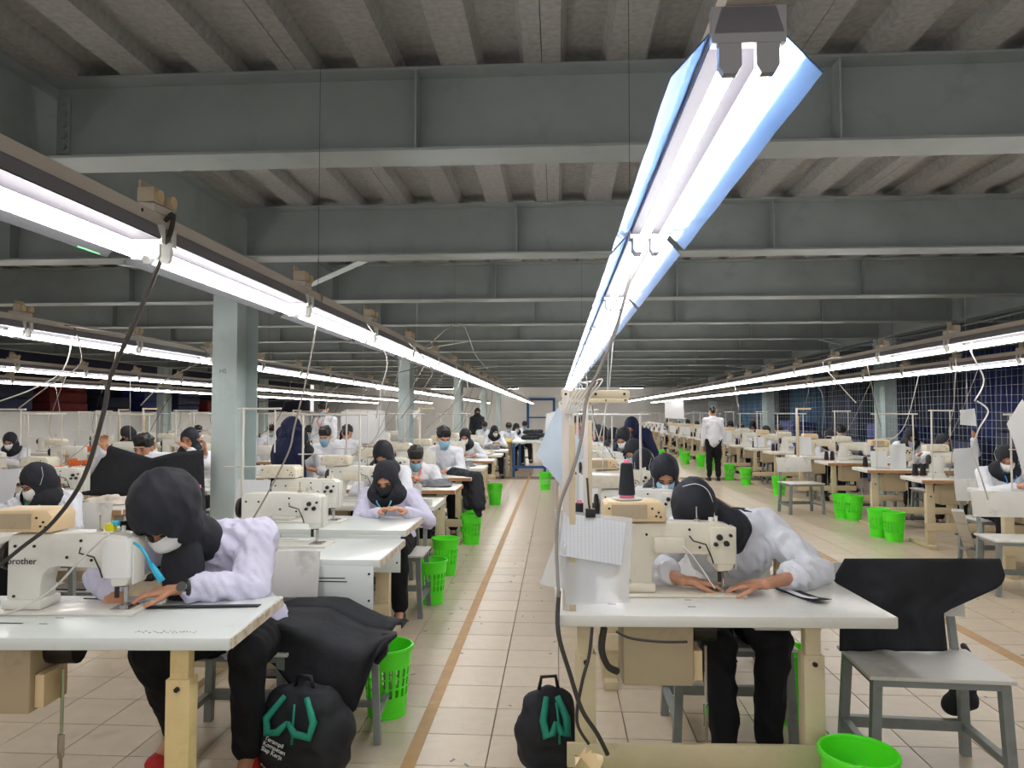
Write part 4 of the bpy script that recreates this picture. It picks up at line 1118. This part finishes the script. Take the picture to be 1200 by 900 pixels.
# central row
place(TAB_R, (.77, 3.95, 0), 0, 'sewing table with worn brown edge behind the operator in rolled sleeves')
place(MAC_W, (.50, 4.26, TZ), 0, 'white sewing machine on the brown edged table behind the first operator')
for k, x in enumerate((.12, .205, .29, .36)): place(CONE, aty(684 + [0, 15, 35, 47][k], 560, 4.45 - .1 * k) * 0 + V((.14 + .10 * k, 4.47, TZ)), 0, 'black thread cone on the brown edged table', 'thread cones on the brown edged table', scale=1.25)
place(STAND, (.16, 4.0, TZ), 0, 'metal thread stand carrying the large pale blue pattern paper')
pc = MB(); q = atz(887, 634, TZ + .05)
pc.cap(q + V((-.12, .02, 0)), q + V((.10, 0, -.005)), .045, .035); pc.cap(q + V((-.16, .05, .02)), q + V((0, .02, .01)), .03, .05)
o = thing('cloth_bundle', 'small black cloth bundle lying on the brown edged table', 'cloth', (q.x, q.y, TZ)); ob = obj('bundle', blob(pc, 'bundle', M_BLACKC, .012, 3, .008), o); ob.location = -o.location
for k in range(9):
    y = 5.32 + 1.36 * k
    station(.62, y, TAB_C, MAC_W if k % 3 else MAC_C, 'of the central row', 'of the central row', y > 8, k < 8, 3, 0, k % 2 == 0, k, 9 - k)
place(STAND, (.035, 5.40, TZ), 0, 'metal thread stand holding the white pattern sheet')
# row left of the aisle
place(TAB_P, (-1.47, 3.56, 0), 0, 'sewing table with a white front panel next to the aisle')
place(MAC_S, (-1.47, 3.93, TZ), 0, 'white sewing machine on the table with a white front panel')
place(CONE, aty(253, 580, 3.9) * 0 + V((-2.02, 4.0, TZ + .12)), .0, 'black thread cone beside the steel column', scale=1.3)
bx = thing('spool_block', 'white block carrying the thread cone beside the steel column', 'block', (-2.02, 4.0, TZ)); part('block', MB().box(-.05, .05, -.05, .05, .0005, .119), M_MACHW, bx, bevel=.004)
station(-1.53, 4.46, TAB_P, MAC_W, 'of the girl in the black face veil', 'of the girl in the black veil', False, True, 2, 0, True, 3)
LY = [5.62, 6.82, 8.12, 9.5, 11.0, 12.5, 14.0]
for k, y in enumerate(LY):
    station(-1.55, y, TAB_R if k in (1, 2, 4) else TAB_C, MAC_W, 'left of the aisle', 'left of the aisle', y > 8, True, 2, 0, k % 2 == 1, k + 20, 7 - k)
# rows towards the partition
for k in range(11):
    y = 3.95 + 1.33 * k
    station(-3.85, y, TAB_R if k % 2 else TAB_C, MAC_W if k % 2 else MAC_S, 'beyond the first steel column', 'beyond the first column', y > 6.5, True, 2, 0, k % 2 == 1, k + 40, 11 - k)
for k in range(10):
    y = 6.2 + 1.4 * k
    station(-6.4, y, TAB_C, MAC_S if k % 2 else MAC_W, 'of the third row', 'of the third row', True, True, 2, 0, k % 3 == 0, k + 60, 10 - k)
for k in range(8):
    y = 9.6 + 1.5 * k
    station(-9.2, y, TAB_C, MAC_S, 'nearest the low partition', 'near the partition', True, True, 2, 0, k % 3 == 1, k + 80, 8 - k)
# row along the net
for k in range(16):
    y = 6.75 + 1.38 * k
    station(4.55, y, TAB_R if k < 4 else TAB_C, MAC_W if k % 2 else MAC_C, 'along the rope net', 'along the net', y > 10, True, 2, math.radians(-3) if k < 3 else 0, k % 2 == 0 and k > 0, k + 100, 22 - k)
for k in range(6):
    y = 18.4 + 2.4 * k
    station(3.1 if k > 8 else 4.55, 29 + k * 1.4, TAB_C, MAC_S, 'along the rope net', 'along the net', True, True, 1, 0, False, k + 140, 6 - k)

# baskets
for i, (u, v, lab, g) in enumerate(((505, 711, 'before the girl in the black veil', 0), (522, 678, 'before the girl in the black veil', 0), (552, 642, 'along the left side of the aisle', 1), (548, 628, 'along the left side of the aisle', 1),
        (580, 596, 'along the left side of the aisle', 1), (987, 612, 'along the row by the net', 2), (1001, 614, 'along the row by the net', 2), (1030, 634, 'along the row by the net', 2), (1048, 639, 'along the row by the net', 2),
        (913, 585, 'along the row by the net', 2), (874, 573, 'along the row by the net', 2), (855, 567, 'along the row by the net', 2), (832, 556, 'along the row by the net', 2), (821, 552, 'along the row by the net', 2),
        (804, 549, 'along the row by the net', 2), (800, 543, 'along the row by the net', 2), (639, 579, 'at the end of the central row', 3), (774, 545, 'at the end of the central row', 3))):
    p = atz(u, v - 5, 0); s = 1.0
    basket((p.x, p.y), 'green slotted basket ' + lab + (', %s from the back wall' % ordinal({987: 9, 1001: 8, 1030: 11, 1048: 10, 913: 7, 874: 6, 855: 5, 832: 4, 821: 3, 804: 2, 800: 1}[u]) if g == 2 else ''), .3 * i, 'green baskets ' + lab, s)
# aisle seats on the right
place(CHAIR, (3.62, 11.05, 0), .15, 'grey aisle chair with white board back beside the net row', None)
place(CHAIR, atz(1196, 700, 0) + V((.1, .15, 0)), -.1, 'grey aisle chair with white board back at the right edge')
sp = thing('slanted_board', 'white plank leaning against a table of the net row', 'board', atz(1140, 655, 0))
part('plank', MB().bar(V((0, 0, .02)), aty(1122, 598, 6.6) - sp.location, .09, .025), M_SEATW, sp, bevel=.002)
# ------------------------------------------------------------------ the other people
def pxy(u, v, y): p = aty(u, v, y); return p
def seated(u, v, y, label, **k):
    """seated worker whose head shows at (u, v) when the head stands at depth y"""
    p = aty(u, v, y); dz = max(-.12, min(.16, p.z - 1.12))
    hy = k.pop('lean', .235)
    J = dict(head=(0, -hy, 1.12 + dz), neck=(0, -hy * .72, 1.02 + dz * .9), chest=(0, -hy * .42, .88 + dz * .6))
    J.update(k.pop('J', {}))
    rz = k.pop('rz', 0)
    q = person(label, (p.x, y + hy, 0), rz, 'sit', J=J, **k)
    if k.get('chair', True): pass
    return q
def sit_on(q, label, grp=None): place(CHAIR, (q.location.x, q.location.y - .04, 0), q.rotation_euler.z, label, grp, skip=())
GC = 'chairs under seated workers'
def chair_for(q): sit_on(q, 'grey chair under the ' + ' '.join(q['label'].split()[:11]))
# --- left of the aisle
veil = seated(452, 566, 5.22, 'girl with black hijab and black face veil writing at her table', mask=M_MASKK, top=M_SHIRTL, lanyard=M_LANC, vox=.012, bodyvox=.007, fine=True, pitch=.5, hands=((.02, -.50, .80), (.20, -.48, .80)), loops=False, drape=(((.0, -.2, .92), (.12, .09, .14)),)); chair_for(veil)
q = seated(449, 534, 6.4, 'worker in black hijab close behind the girl in the black veil', mask=None, pitch=.7, vox=.014); chair_for(q)
q = seated(487, 537, 7.42, 'boy with blue mask and orange lanyard at a brown edged table', cover=M_HAIR, mask=M_MASKB, lanyard=M_LANR, pitch=.55, vox=.012, bodyvox=.009, sleeve=.05, yaw=.25, hands=((-.15, -.40, .80), (.10, -.40, .80))); chair_for(q)
q = seated(520, 513, 8.75, 'boy with bushy black hair and blue mask leaning to the aisle', cover=M_HAIR, mask=M_MASKB, pitch=.4, vox=.014, yaw=.4, hsc=1.1); chair_for(q)
cl = thing('draped_cloth', 'long black cloth hanging into the aisle beside the bushy haired boy', 'cloth', (-.95, 8.3, .5))
c = MB(); c.cap(aty(532, 556, 8.5) - cl.location, aty(556, 563, 8.25) - cl.location, .09, .10); c.cap(aty(556, 563, 8.25) - cl.location, aty(560, 590, 8.15) - cl.location, .11, .10); c.cap(aty(560, 590, 8.15) - cl.location, aty(562, 604, 8.1) - cl.location, .09, .03); c.cap(aty(545, 565, 8.3) - cl.location, aty(549, 592, 8.2) - cl.location, .08, .06)
obj('cloth_fall', blob(c, 'cloth_fall', M_BLACKC, .016, 4, .02, 9), cl)
q = seated(545, 512, 11.75, 'worker in black hijab with white mask at the end of the aisle row', mask=M_MASKW, pitch=.45, vox=.016, hands=((.0, -.45, .80), (.2, -.45, .80))); chair_for(q)
# --- beyond the first column
p2 = seated(45, 566, 4.85, 'worker in black hijab with white mask and green lanyard', mask=M_MASKW, top=M_SHIRT, lanyard=M_LANG, vox=.011, bodyvox=.007, fine=True, pitch=.62, yaw=-.55, hands=((-.22, -.42, .80), (.12, -.42, .80))); chair_for(p2)
y = 6.32
man = person('man with short black hair holding up a black garment', (pxy(168, 520, y).x, y + .06, 0), .05, 'stand', J=dict(pelvis=(0, 0, .72), chest=(0, -.02, .98), neck=(0, -.03, 1.12), head=(0, -.06, pxy(168, 525, y).z), shL=(-.17, 0, 1.06), shR=(.17, 0, 1.06), knL=(-.1, -.1, .4), knR=(.1, -.1, .4)),
    cover=M_HAIR, mask=None, pitch=.25, vox=.013, bodyvox=.008, fine=True, hands=(pxy(122, 527, 6.08) - V((pxy(168, 520, y).x, y + .06, 0)), pxy(236, 532, 6.08) - V((pxy(168, 520, y).x, y + .06, 0))), handdir=((0, -.2, 1), (0, -.2, 1)), curl=.9)
q = seated(222, 516, 7.55, 'woman in black hijab behind the held up garment', mask=None, pitch=.2, vox=.014, bodyvox=.010, J=dict(), hands=((-.3, -.40, 1.1), (.08, -.40, 1.1))); chair_for(q)
hc_ = thing('held_garment', 'black garment held up between two workers', 'garment', pxy(165, 580, 6.05))
TP3 = [(0, 128, 522), (.25, 155, 530), (.5, 178, 537), (.75, 205, 530), (1, 238, 527)]; BT3 = [(0, 93, 580), (.5, 160, 583), (1, 240, 582)]
def cl4(a, b):
    u0, v0 = pw2(TP3, a); u1, v1 = pw2(BT3, a); return aty(u0 + (u1 - u0) * b, v0 + (v1 - v0) * b, 6.06 + .03 * math.sin(a * 10 + b * 2)) - hc_.location
part('garment_panel', MB().sheet(20, 10, cl4, .01), M_BLACKC, hc_, 180)
y = 8.2; navy = person('woman in long navy hijab and dress standing beside the steel column', (pxy(337, 500, y).x, y, 0), PI * .75, 'stand', cover=M_HIJN, mask=None, top=None, skirt=M_NAVYC, vox=.015, pitch=.15, legs=False, drape=(((0, 0, .98), (.23, .18, .26)),), J=dict(head=(0, -.06, pxy(337, 500, y).z - .02), neck=(0, -.03, 1.32), chest=(0, -.02, 1.18)))
q = seated(353, 517, 8.86, 'girl with black hijab and white mask stretching her arm beside the navy woman', mask=M_MASKW, pitch=.6, vox=.015, hands=((-.28, -.40, .88), (.1, -.42, .82)), sleeve=.1); chair_for(q)
q = seated(381, 511, 10.0, 'boy with blue mask sewing beneath the standing boy', cover=M_HAIR, mask=M_MASKB, pitch=.4, vox=.016, hsc=1.1); chair_for(q)
q = seated(407, 508, 11.5, 'boy with black hair seen from behind with blue mask straps', cover=M_HAIR, mask=None, rz=PI, pitch=.5, vox=.016, lean=-.0, hsc=1.1); chair_for(q)
y = 12.5; b8 = person('standing boy in white shirt with black hair and mask', (pxy(382, 478, y).x, y, 0), -.3, 'stand', cover=M_HAIR, mask=M_MASKB, vox=.016, lanyard=M_LANR, pitch=.4, J=dict(head=(0, -.06, pxy(382, 480, y).z), neck=(0, -.03, 1.43), chest=(0, -.02, 1.27)), hsc=1.05)
# --- central row
q = seated(779, 557, 4.75, 'girl in black hijab with blue mask right behind the first central operator', mask=M_MASKB, pitch=.55, vox=.011, bodyvox=.008, yaw=-.05, hands=((-.1, -.42, .80), (.1, -.42, .80))); chair_for(q); c2 = q
q = seated(755, 545, 6.0, 'worker in dark hijab bowed low behind the girl with the blue mask', mask=M_MASKB, pitch=.95, vox=.013, yaw=-.5); chair_for(q)
q = seated(743, 530, 7.4, 'worker in black hijab with blue mask looking sideways in the central row', mask=M_MASKB, pitch=.6, vox=.014, yaw=-.7); chair_for(q)
q = seated(731, 514, 8.75, 'worker in black hijab with white mask before the standing navy woman', mask=M_MASKW, pitch=.6, vox=.015, yaw=-.6); chair_for(q)
y = 9.6; n2 = person('woman in navy hijab standing over the central row', (pxy(743, 500, y).x, y, 0), -.5, 'stand', cover=M_HIJN, mask=M_MASKK, top=None, skirt=M_NAVYC, vox=.015, pitch=.6, legs=False, drape=(((0, 0, .95), (.22, .18, .26)),), J=dict(head=(0, -.08, pxy(740, 498, y).z - .03), neck=(0, -.03, 1.27), chest=(0, -.02, 1.14)), loops=False)
WK_H = seated(718, 512, 10.1, '', mask=None, pitch=.9, vox=.018, yaw=-.3)
WK_B = seated(700, 512, 11.4, '', mask=M_MASKB, cover=M_HAIR, pitch=.5, vox=.018)
WK_W = seated(690, 512, 12.8, '', mask=M_MASKW, pitch=.5, vox=.018, yaw=.3)
TAKEN = set()
KIND = {}
def crowd(proto, u, y, label, grp, rz=0, chair=True):
    x = aty(u, 512, y).x; row = None
    if x > 2.5: row = ('n', 7.33, 1.38, 14)
    elif x < -8: row = ('p', 10.22, 1.5, 7)
    elif x < -5.2: row = ('t', 6.82, 1.4, 9)
    elif x < -2.6: row = ('f', 4.57, 1.33, 10)
    if row:
        k = max(0, min(row[3], round((y - row[1]) / row[2])))
        while (row[0], k) in TAKEN: k += 1
        TAKEN.add((row[0], k)); y = row[1] + row[2] * k; rz = 0
    p = aty(u, 512, y)
    kind = {id(WK_H): 'in black hijab', id(WK_B): 'with short hair and blue mask', id(WK_W): 'in black hijab and white mask'}[id(proto)]
    label = label.replace('worker', 'worker ' + kind, 1) if grp and 'hijab' not in label else label
    q = place(proto, (p.x, y + .235, 0), rz, label, grp + ' ' + kind if grp else None)
    if chair: place(CHAIR, (p.x, y + .2, 0), rz, 'grey chair under the ' + ' '.join(label.split()[:12]), ('chairs of the ' + grp + ' ' + kind) if grp else None)
    return q
lab = 'bowed worker in black hijab at the far central row'; g = 'far workers of the central row'
for u, y in ((719, 10.1), (706, 11.45), (701, 12.8), (695, 14.2), (688, 15.6)): crowd(WK_H, u, y, lab, g)
# --- far end of the left rows
lab = 'white shirted worker by the far cutting tables'; g = 'workers by the cutting tables'
for pr, u, y in ((WK_W, 577, 16.6), (WK_B, 594, 18.75), (WK_W, 603, 20.3), (WK_B, 613, 21.7), (WK_B, 566, 20.2)): crowd(pr, u, y, lab, g, .2)
lab = 'distant seated worker beyond the first steel column'; g = 'distant workers beyond the first column'
for pr, u, y in ((WK_B, 362, 13.6), (WK_B, 370, 15), (WK_W, 404, 12.6), (WK_H, 420, 14.2), (WK_B, 433, 16)): crowd(pr, u, y, lab, g, .1)
lab = 'distant seated worker of the rows by the partition'; g = 'distant workers by the partition'
for pr, u, y in ((WK_H, 290, 13), (WK_B, 318, 15.2), (WK_H, 150, 11.6), (WK_W, 12, 10.4), (WK_B, 232, 14.4)): crowd(pr, u, y, lab, g, -.1)
# --- along the net
y = 7.25; r1 = seated(1180, 538, y, 'worker in white shirt with blue lanyard behind the tilted white sheet', mask=M_MASKW, pitch=.5, vox=.012, bodyvox=.009, lanyard=M_LANB, yaw=-.5); chair_for(r1)
r2 = seated(1106, 520, 10.0, 'worker in black hijab stretching an arm beside the rope net', mask=M_MASKK, top=M_SHIRT, pitch=.3, vox=.014, hands=((-.42, -.42, .92), (.35, -.30, 1.15)), drape=(((.0, -.1, .9), (.17, .14, .2)),), loops=False); chair_for(r2)
for pr, u, y, l in ((WK_W, 972, 13.0, 'worker with white mask facing the aisle from the net row'), (WK_B, 986, 12.2, 'boy with mask seated beside the worker with white mask'), (WK_B, 913, 15.2, 'boy with short black hair working before the net')):
    crowd(pr, u, y, l, None, .4)
lab = 'distant seated worker of the net row'; g = 'distant workers of the net row'
for pr, u, y in ((WK_H, 1068, 11.3), (WK_W, 898, 17.1), (WK_B, 868, 18.2), (WK_H, 882, 18.9), (WK_H, 856, 20.6), (WK_W, 848, 22), (WK_B, 817, 23.6), (WK_H, 806, 25), (WK_W, 795, 26.6), (WK_H, 783, 28)): crowd(pr, u, y, lab, g, .3)
y = 16.2; person('standing person in white shirt seen from behind at the net row', (pxy(836, 505, y).x, y, 0), PI, 'stand', cover=M_HAIR, mask=None, vox=.016, pitch=.6)
y = 22; person('standing woman in navy by the far cutting tables', (pxy(559, 480, y).x, y, 0), .3, 'stand', cover=M_HIJ, mask=M_MASKK, top=M_BLACKC, vox=.018, pitch=.2, loops=False)
y = 12.0; person('child in pink shirt standing beside the pattern sheets', (pxy(676, 498, y).x, y, 0), .4, 'stand', cover=M_HAIR, mask=None, top=M_PINK, vox=.018, pitch=.4, J=dict(head=(0, -.06, 1.32), neck=(0, -.03, 1.2), chest=(0, -.02, 1.05), pelvis=(0, 0, .75)))
# ------------------------------------------------------------------ net, tarps, far furniture, wires
mb = MB(); XN = 5.88
rnd = random.Random(4)
y = 3.2; ys = []
while y < 36: ys.append(y); y += .115 if y < 16 else .2
for y in ys:
    ph = rnd.uniform(0, 6)
    mb.tube([(XN + .01 * math.sin(ph + z * 3), y + .012 * math.sin(ph + z * 4), z) for z in (.35, .9, 1.5, 2.1, 2.75)], .0028, 3)
for k in range(22):
    z = .38 + k * .112; ph = rnd.uniform(0, 6)
    mb.tube([(XN, yy, z + .012 * math.sin(yy * 1.3 + ph)) for yy in [3.2 + .8 * q for q in range(42)]], .0028, 3)
nt = thing('rope_net', 'pale square rope net hung along the right row', 'net', (0, 0, 0))
o = obj('netting', mb.mesh('netting', M_NET, 180, recalc=False), nt); o['kind'] = 'stuff'
part('top_rope', MB().tube([(XN, yy, 2.76 + .02 * math.sin(yy)) for yy in [3.2 + .8 * q for q in range(42)]], .008, 5), M_NET, nt, 180)
for k in range(12):
    y0 = 5.2 + 2.6 * k; m = (M_DKBLUE, M_BLUET, M_DKBLUE, M_BLUET, M_NAVY_P, M_DKBLUE, M_NAVY_P, M_TURQ)[min(k, 7)]
    x0 = 8.4 + .3 * (k % 3)
    ph = k * 1.3
    o = obj('tarpaulin', MB().sheet(24, 6, lambda a, b: V((x0 + .09 * math.sin(a * 15 + ph) + .05 * math.sin(a * 31 + b * 2), y0 + 2.4 * a, .004 + 2.7 * (1 - b))), .006).mesh('tarpaulin', m, 180))
    tag(o, {'tarp_blue': 'deep blue', 'tarp_turquoise': 'turquoise', 'dark_blue_wall': 'near black navy', 'navy_panel': 'slate navy'}[m.name] + ' tarpaulin hanging behind the rope net', 'tarpaulin', 'tarpaulins behind the net ' + m.name)
def bale(loc_, w, d_, h, m, label, grp):
    r = thing('cloth_bale', label, 'bale', loc_, 0, grp); n = max(2, int(h / .28))
    for k in range(n):
        part('bundle', MB().box(-w / 2 + rnd.uniform(0, .05), w / 2 - rnd.uniform(0, .05), -d_ / 2, d_ / 2, .002 + k * h / n, (k + 1) * h / n - .006), m, r, bevel=.04)
for k in range(9):
    bale((7.0 + .25 * (k % 2), 6.2 + 2.3 * k, 0), .8, 1.3, 1.0 + .25 * (k % 3), (M_NAVY_P, M_BLUET, M_DKBLUE)[k % 3], 'stack of blue bundled cloth behind the rope net', 'cloth stacks behind the net')
for k in range(12):
    m = (M_NAVY_P, M_CRATE, M_DKBLUE, M_BLUET)[k % 4]
    bale((XL - .66, 8 + 2.1 * k, 0), .8, 1.5, 1.95 + .2 * (k % 3), m, {'navy_panel': 'slate navy', 'bundle_dark_red': 'dark red', 'dark_blue_wall': 'very dark blue', 'tarp_blue': 'bright blue'}[m.name] + ' bundled cloth stacked behind the low partition', 'cloth stacks behind the partition ' + m.name)
# cutting tables at the end of the aisle
def cutting_table(x0, x1, y0, y1, top_m, leg_m, label):
    r = thing('cutting_table', label, 'table', ((x0 + x1) / 2, y0, 0)); w = (x1 - x0) / 2
    part('tabletop', MB().box(-w, w, 0, y1 - y0, .78, .83), top_m, r, bevel=.004)
    for sx in (-1, 1):
        for yy in (.06, y1 - y0 - .06): part('leg', MB().box(sx * (w - .05) - .03, sx * (w - .05) + .03, yy - .03, yy + .03, .001, .78), leg_m, r)
    part('low_rail', MB().box(-w + .05, w - .05, .04, .08, .2, .26), leg_m, r)
cutting_table(-2.15, -1.1, 16.8, 18.4, M_YELT, M_LEGC, 'yellow topped cutting table at the end of the aisle row')
cutting_table(-1.04, -.22, 16.8, 19.6, M_TOPL, M_BLUEF, 'blue framed cutting table closing the aisle')
for k in range(7):
    c = MB(); a = rnd.uniform(-.2, .2)
    c.cap((-.2 - a * .2, 0, .05), (.2, a, .06), .055, .05); c.cap((-.12, .1, .05), (.15, -.1, .05), .05)
    o = thing('cloth_heap', 'folded black garment heaped on the blue framed table', 'cloth', (-.55 + rnd.uniform(-.12, .12), 17.5 + .28 * k, .831 + .06 * (k % 3)), rnd.uniform(-.4, .4), 'garments heaped on the blue framed table')
    obj('folded_garment', blob(c, 'folded_garment', M_BLACKC, .02, 3, .01), o)
for k, (x, y) in enumerate(((-9.4, 9.9), (-6.7, 9.3), (-6.2, 7.9), (-9.0, 12.9))):
    c = MB(); c.cap((-.2, 0, .06), (.2, .05, .06), .06, .055); c.cap((-.1, .1, .07), (.2, -.08, .05), .05)
    o = thing('orange_cloth', 'heap of orange cloth on a table towards the partition', 'cloth', (x + .35, y + .2, TZ), k, 'orange cloth heaps'); obj('heap', blob(c, 'heap', M_ORANGE, .02, 3, .012), o)
# door in the far wall
dr = obj('door_1', MB().box(-1.55, -.15, YB - .05, YB - .001, 0, 2.2).mesh('door_panel', M_WALL)); dr['kind'] = 'structure'
part('door_frame', MB().box(-1.63, -1.5, YB - .09, YB - .051, 0, 2.3).box(-.2, -.07, YB - .09, YB - .051, 0, 2.3).box(-1.5, -.2, YB - .09, YB - .051, 2.17, 2.3).box(-1.5, -.2, YB - .09, YB - .051, 1.2, 1.27), M_BLUEF, dr)
# hanging papers and white cards
for (u, v, y, w, h, rz, lab) in ((488, 487, 9.5, .09, .10, .3, 'white card hanging from a wire left of the aisle'), (1134, 490, 9.4, .20, .20, .1, 'white card box hanging before the rope net'), (1052, 537, 9.62, .20, .34, 0, 'white paper clipped upright at the net row'),
                                (790, 480, 20, .5, .5, 0, 'white notice hanging over the far net row'), (1133, 545, 8.3, .36, .36, .4, 'creased white sheet over a machine at the net row'), (425, 500, 13, .8, .55, 0, 'white sheets hung beside the second column')):
    p = aty(u, v, y); c, s = math.cos(rz) * w / 2, math.sin(rz) * w / 2
    hs = thing('hanging_sheet', lab, 'sheet', p); top = BT + .003 if u not in (1052, 1133) else p.z
    if top > p.z: part('cord', MB().cyl((0, 0, h / 2 - .01), (0, 0, top - p.z), .002, n=4), M_CABLEW, hs)
    pz = p; p = V((0, 0, 0))
    quad_sheet('sheet', [p + V((-c, -s, h / 2)), p + V((c, s, h / 2 + .02)), p + V((c * 1.05, s, -h / 2)), p + V((-c, -s * .5, -h / 2 + .02))], M_PAPER, .002, 5, .008, k=u, parent=hs)
ts = thing('tilted_sheet', 'tilted white sheet on a stand before the lanyard worker', 'sheet', aty(1178, 520, 6.55))
quad_sheet('sheet', [aty(1198, 468, 6.55) - ts.location, aty(1230, 500, 6.6) - ts.location, aty(1200, 556, 6.5) - ts.location, aty(1180, 497, 6.5) - ts.location], M_PAPER, .003, 6, .006, parent=ts)
# wires from the trunkings down to the tables
W_ = [((453, 418, 4.4), (447, 455, 4.5), (441, 490, 4.6), M_CABLEW, .004), ((505, 430, 5.6), (500, 450, 5.8), (470, 490, 6.2), M_CABLEG, .004), ((548, 455, 9), (530, 475, 9), (500, 502, 9), M_CABLEG, .005),
      ((75, 432, 5), (40, 455, 5), (0, 470, 5), M_CABLEW, .005), ((95, 425, 5.0), (60, 450, 5), (20, 480, 5), M_CABLEG, .005), ((1138, 412, 5.9), (1153, 445, 6), (1142, 470, 6), M_CABLEW, .006), ((964, 424, 8.3), (985, 452, 8.6), (1003, 472, 9), M_CABLEW, .005),
      ((1017, 430, 8.0), (1025, 470, 8.4), (1032, 500, 8.8), M_CABLEG, .005), ((960, 455, 10.3), (965, 480, 10.4), (963, 510, 10.6), M_CABLEG, .004), ((860, 447, 14), (864, 470, 14), (866, 480, 14), M_CABLEW, .006),
      ((455, 440, 8), (440, 452, 8), (410, 470, 8), M_CABLEG, .005), ((395, 440, 8), (385, 465, 8), (378, 500, 8.2), M_CABLEW, .004), ((350, 470, 8), (310, 470, 8), (282, 478, 7.6), M_CABLE, .005), ((540, 380, 6.5), (560, 420, 9), (590, 450, 12), M_CABLEG, .004),
      ((240, 410, 4.9), (195, 445, 5), (165, 475, 5), M_CABLEG, .005)]
for a, b_, c, m, r_ in W_:
    cable([a, b_, c], r_, m, 'thin wire slung from the lamp trunking to a sewing row', 'slung wires')
cable([(1145, 470, 6.0), (1158, 482, 6.0), (1146, 505, 6.0), (1141, 530, 6.1), (1150, 560, 6.2), (1158, 585, 6.4)], .006, M_CABLEW, 'white curly cable hanging before the net row')
cable([(1118, 415, 6.6), (1119, 450, 6.6), (1117, 480, 6.7), (1112, 505, 6.8), (1116, 530, 6.9), (1111, 560, 7)], .004, M_CABLEG, 'grey coiled cable hanging beside the white card box')
for (u, y) in ((212, 5.0), (320, 7.3), (245, 5.4)):
    pass
bpy.data.scenes.remove(TS)
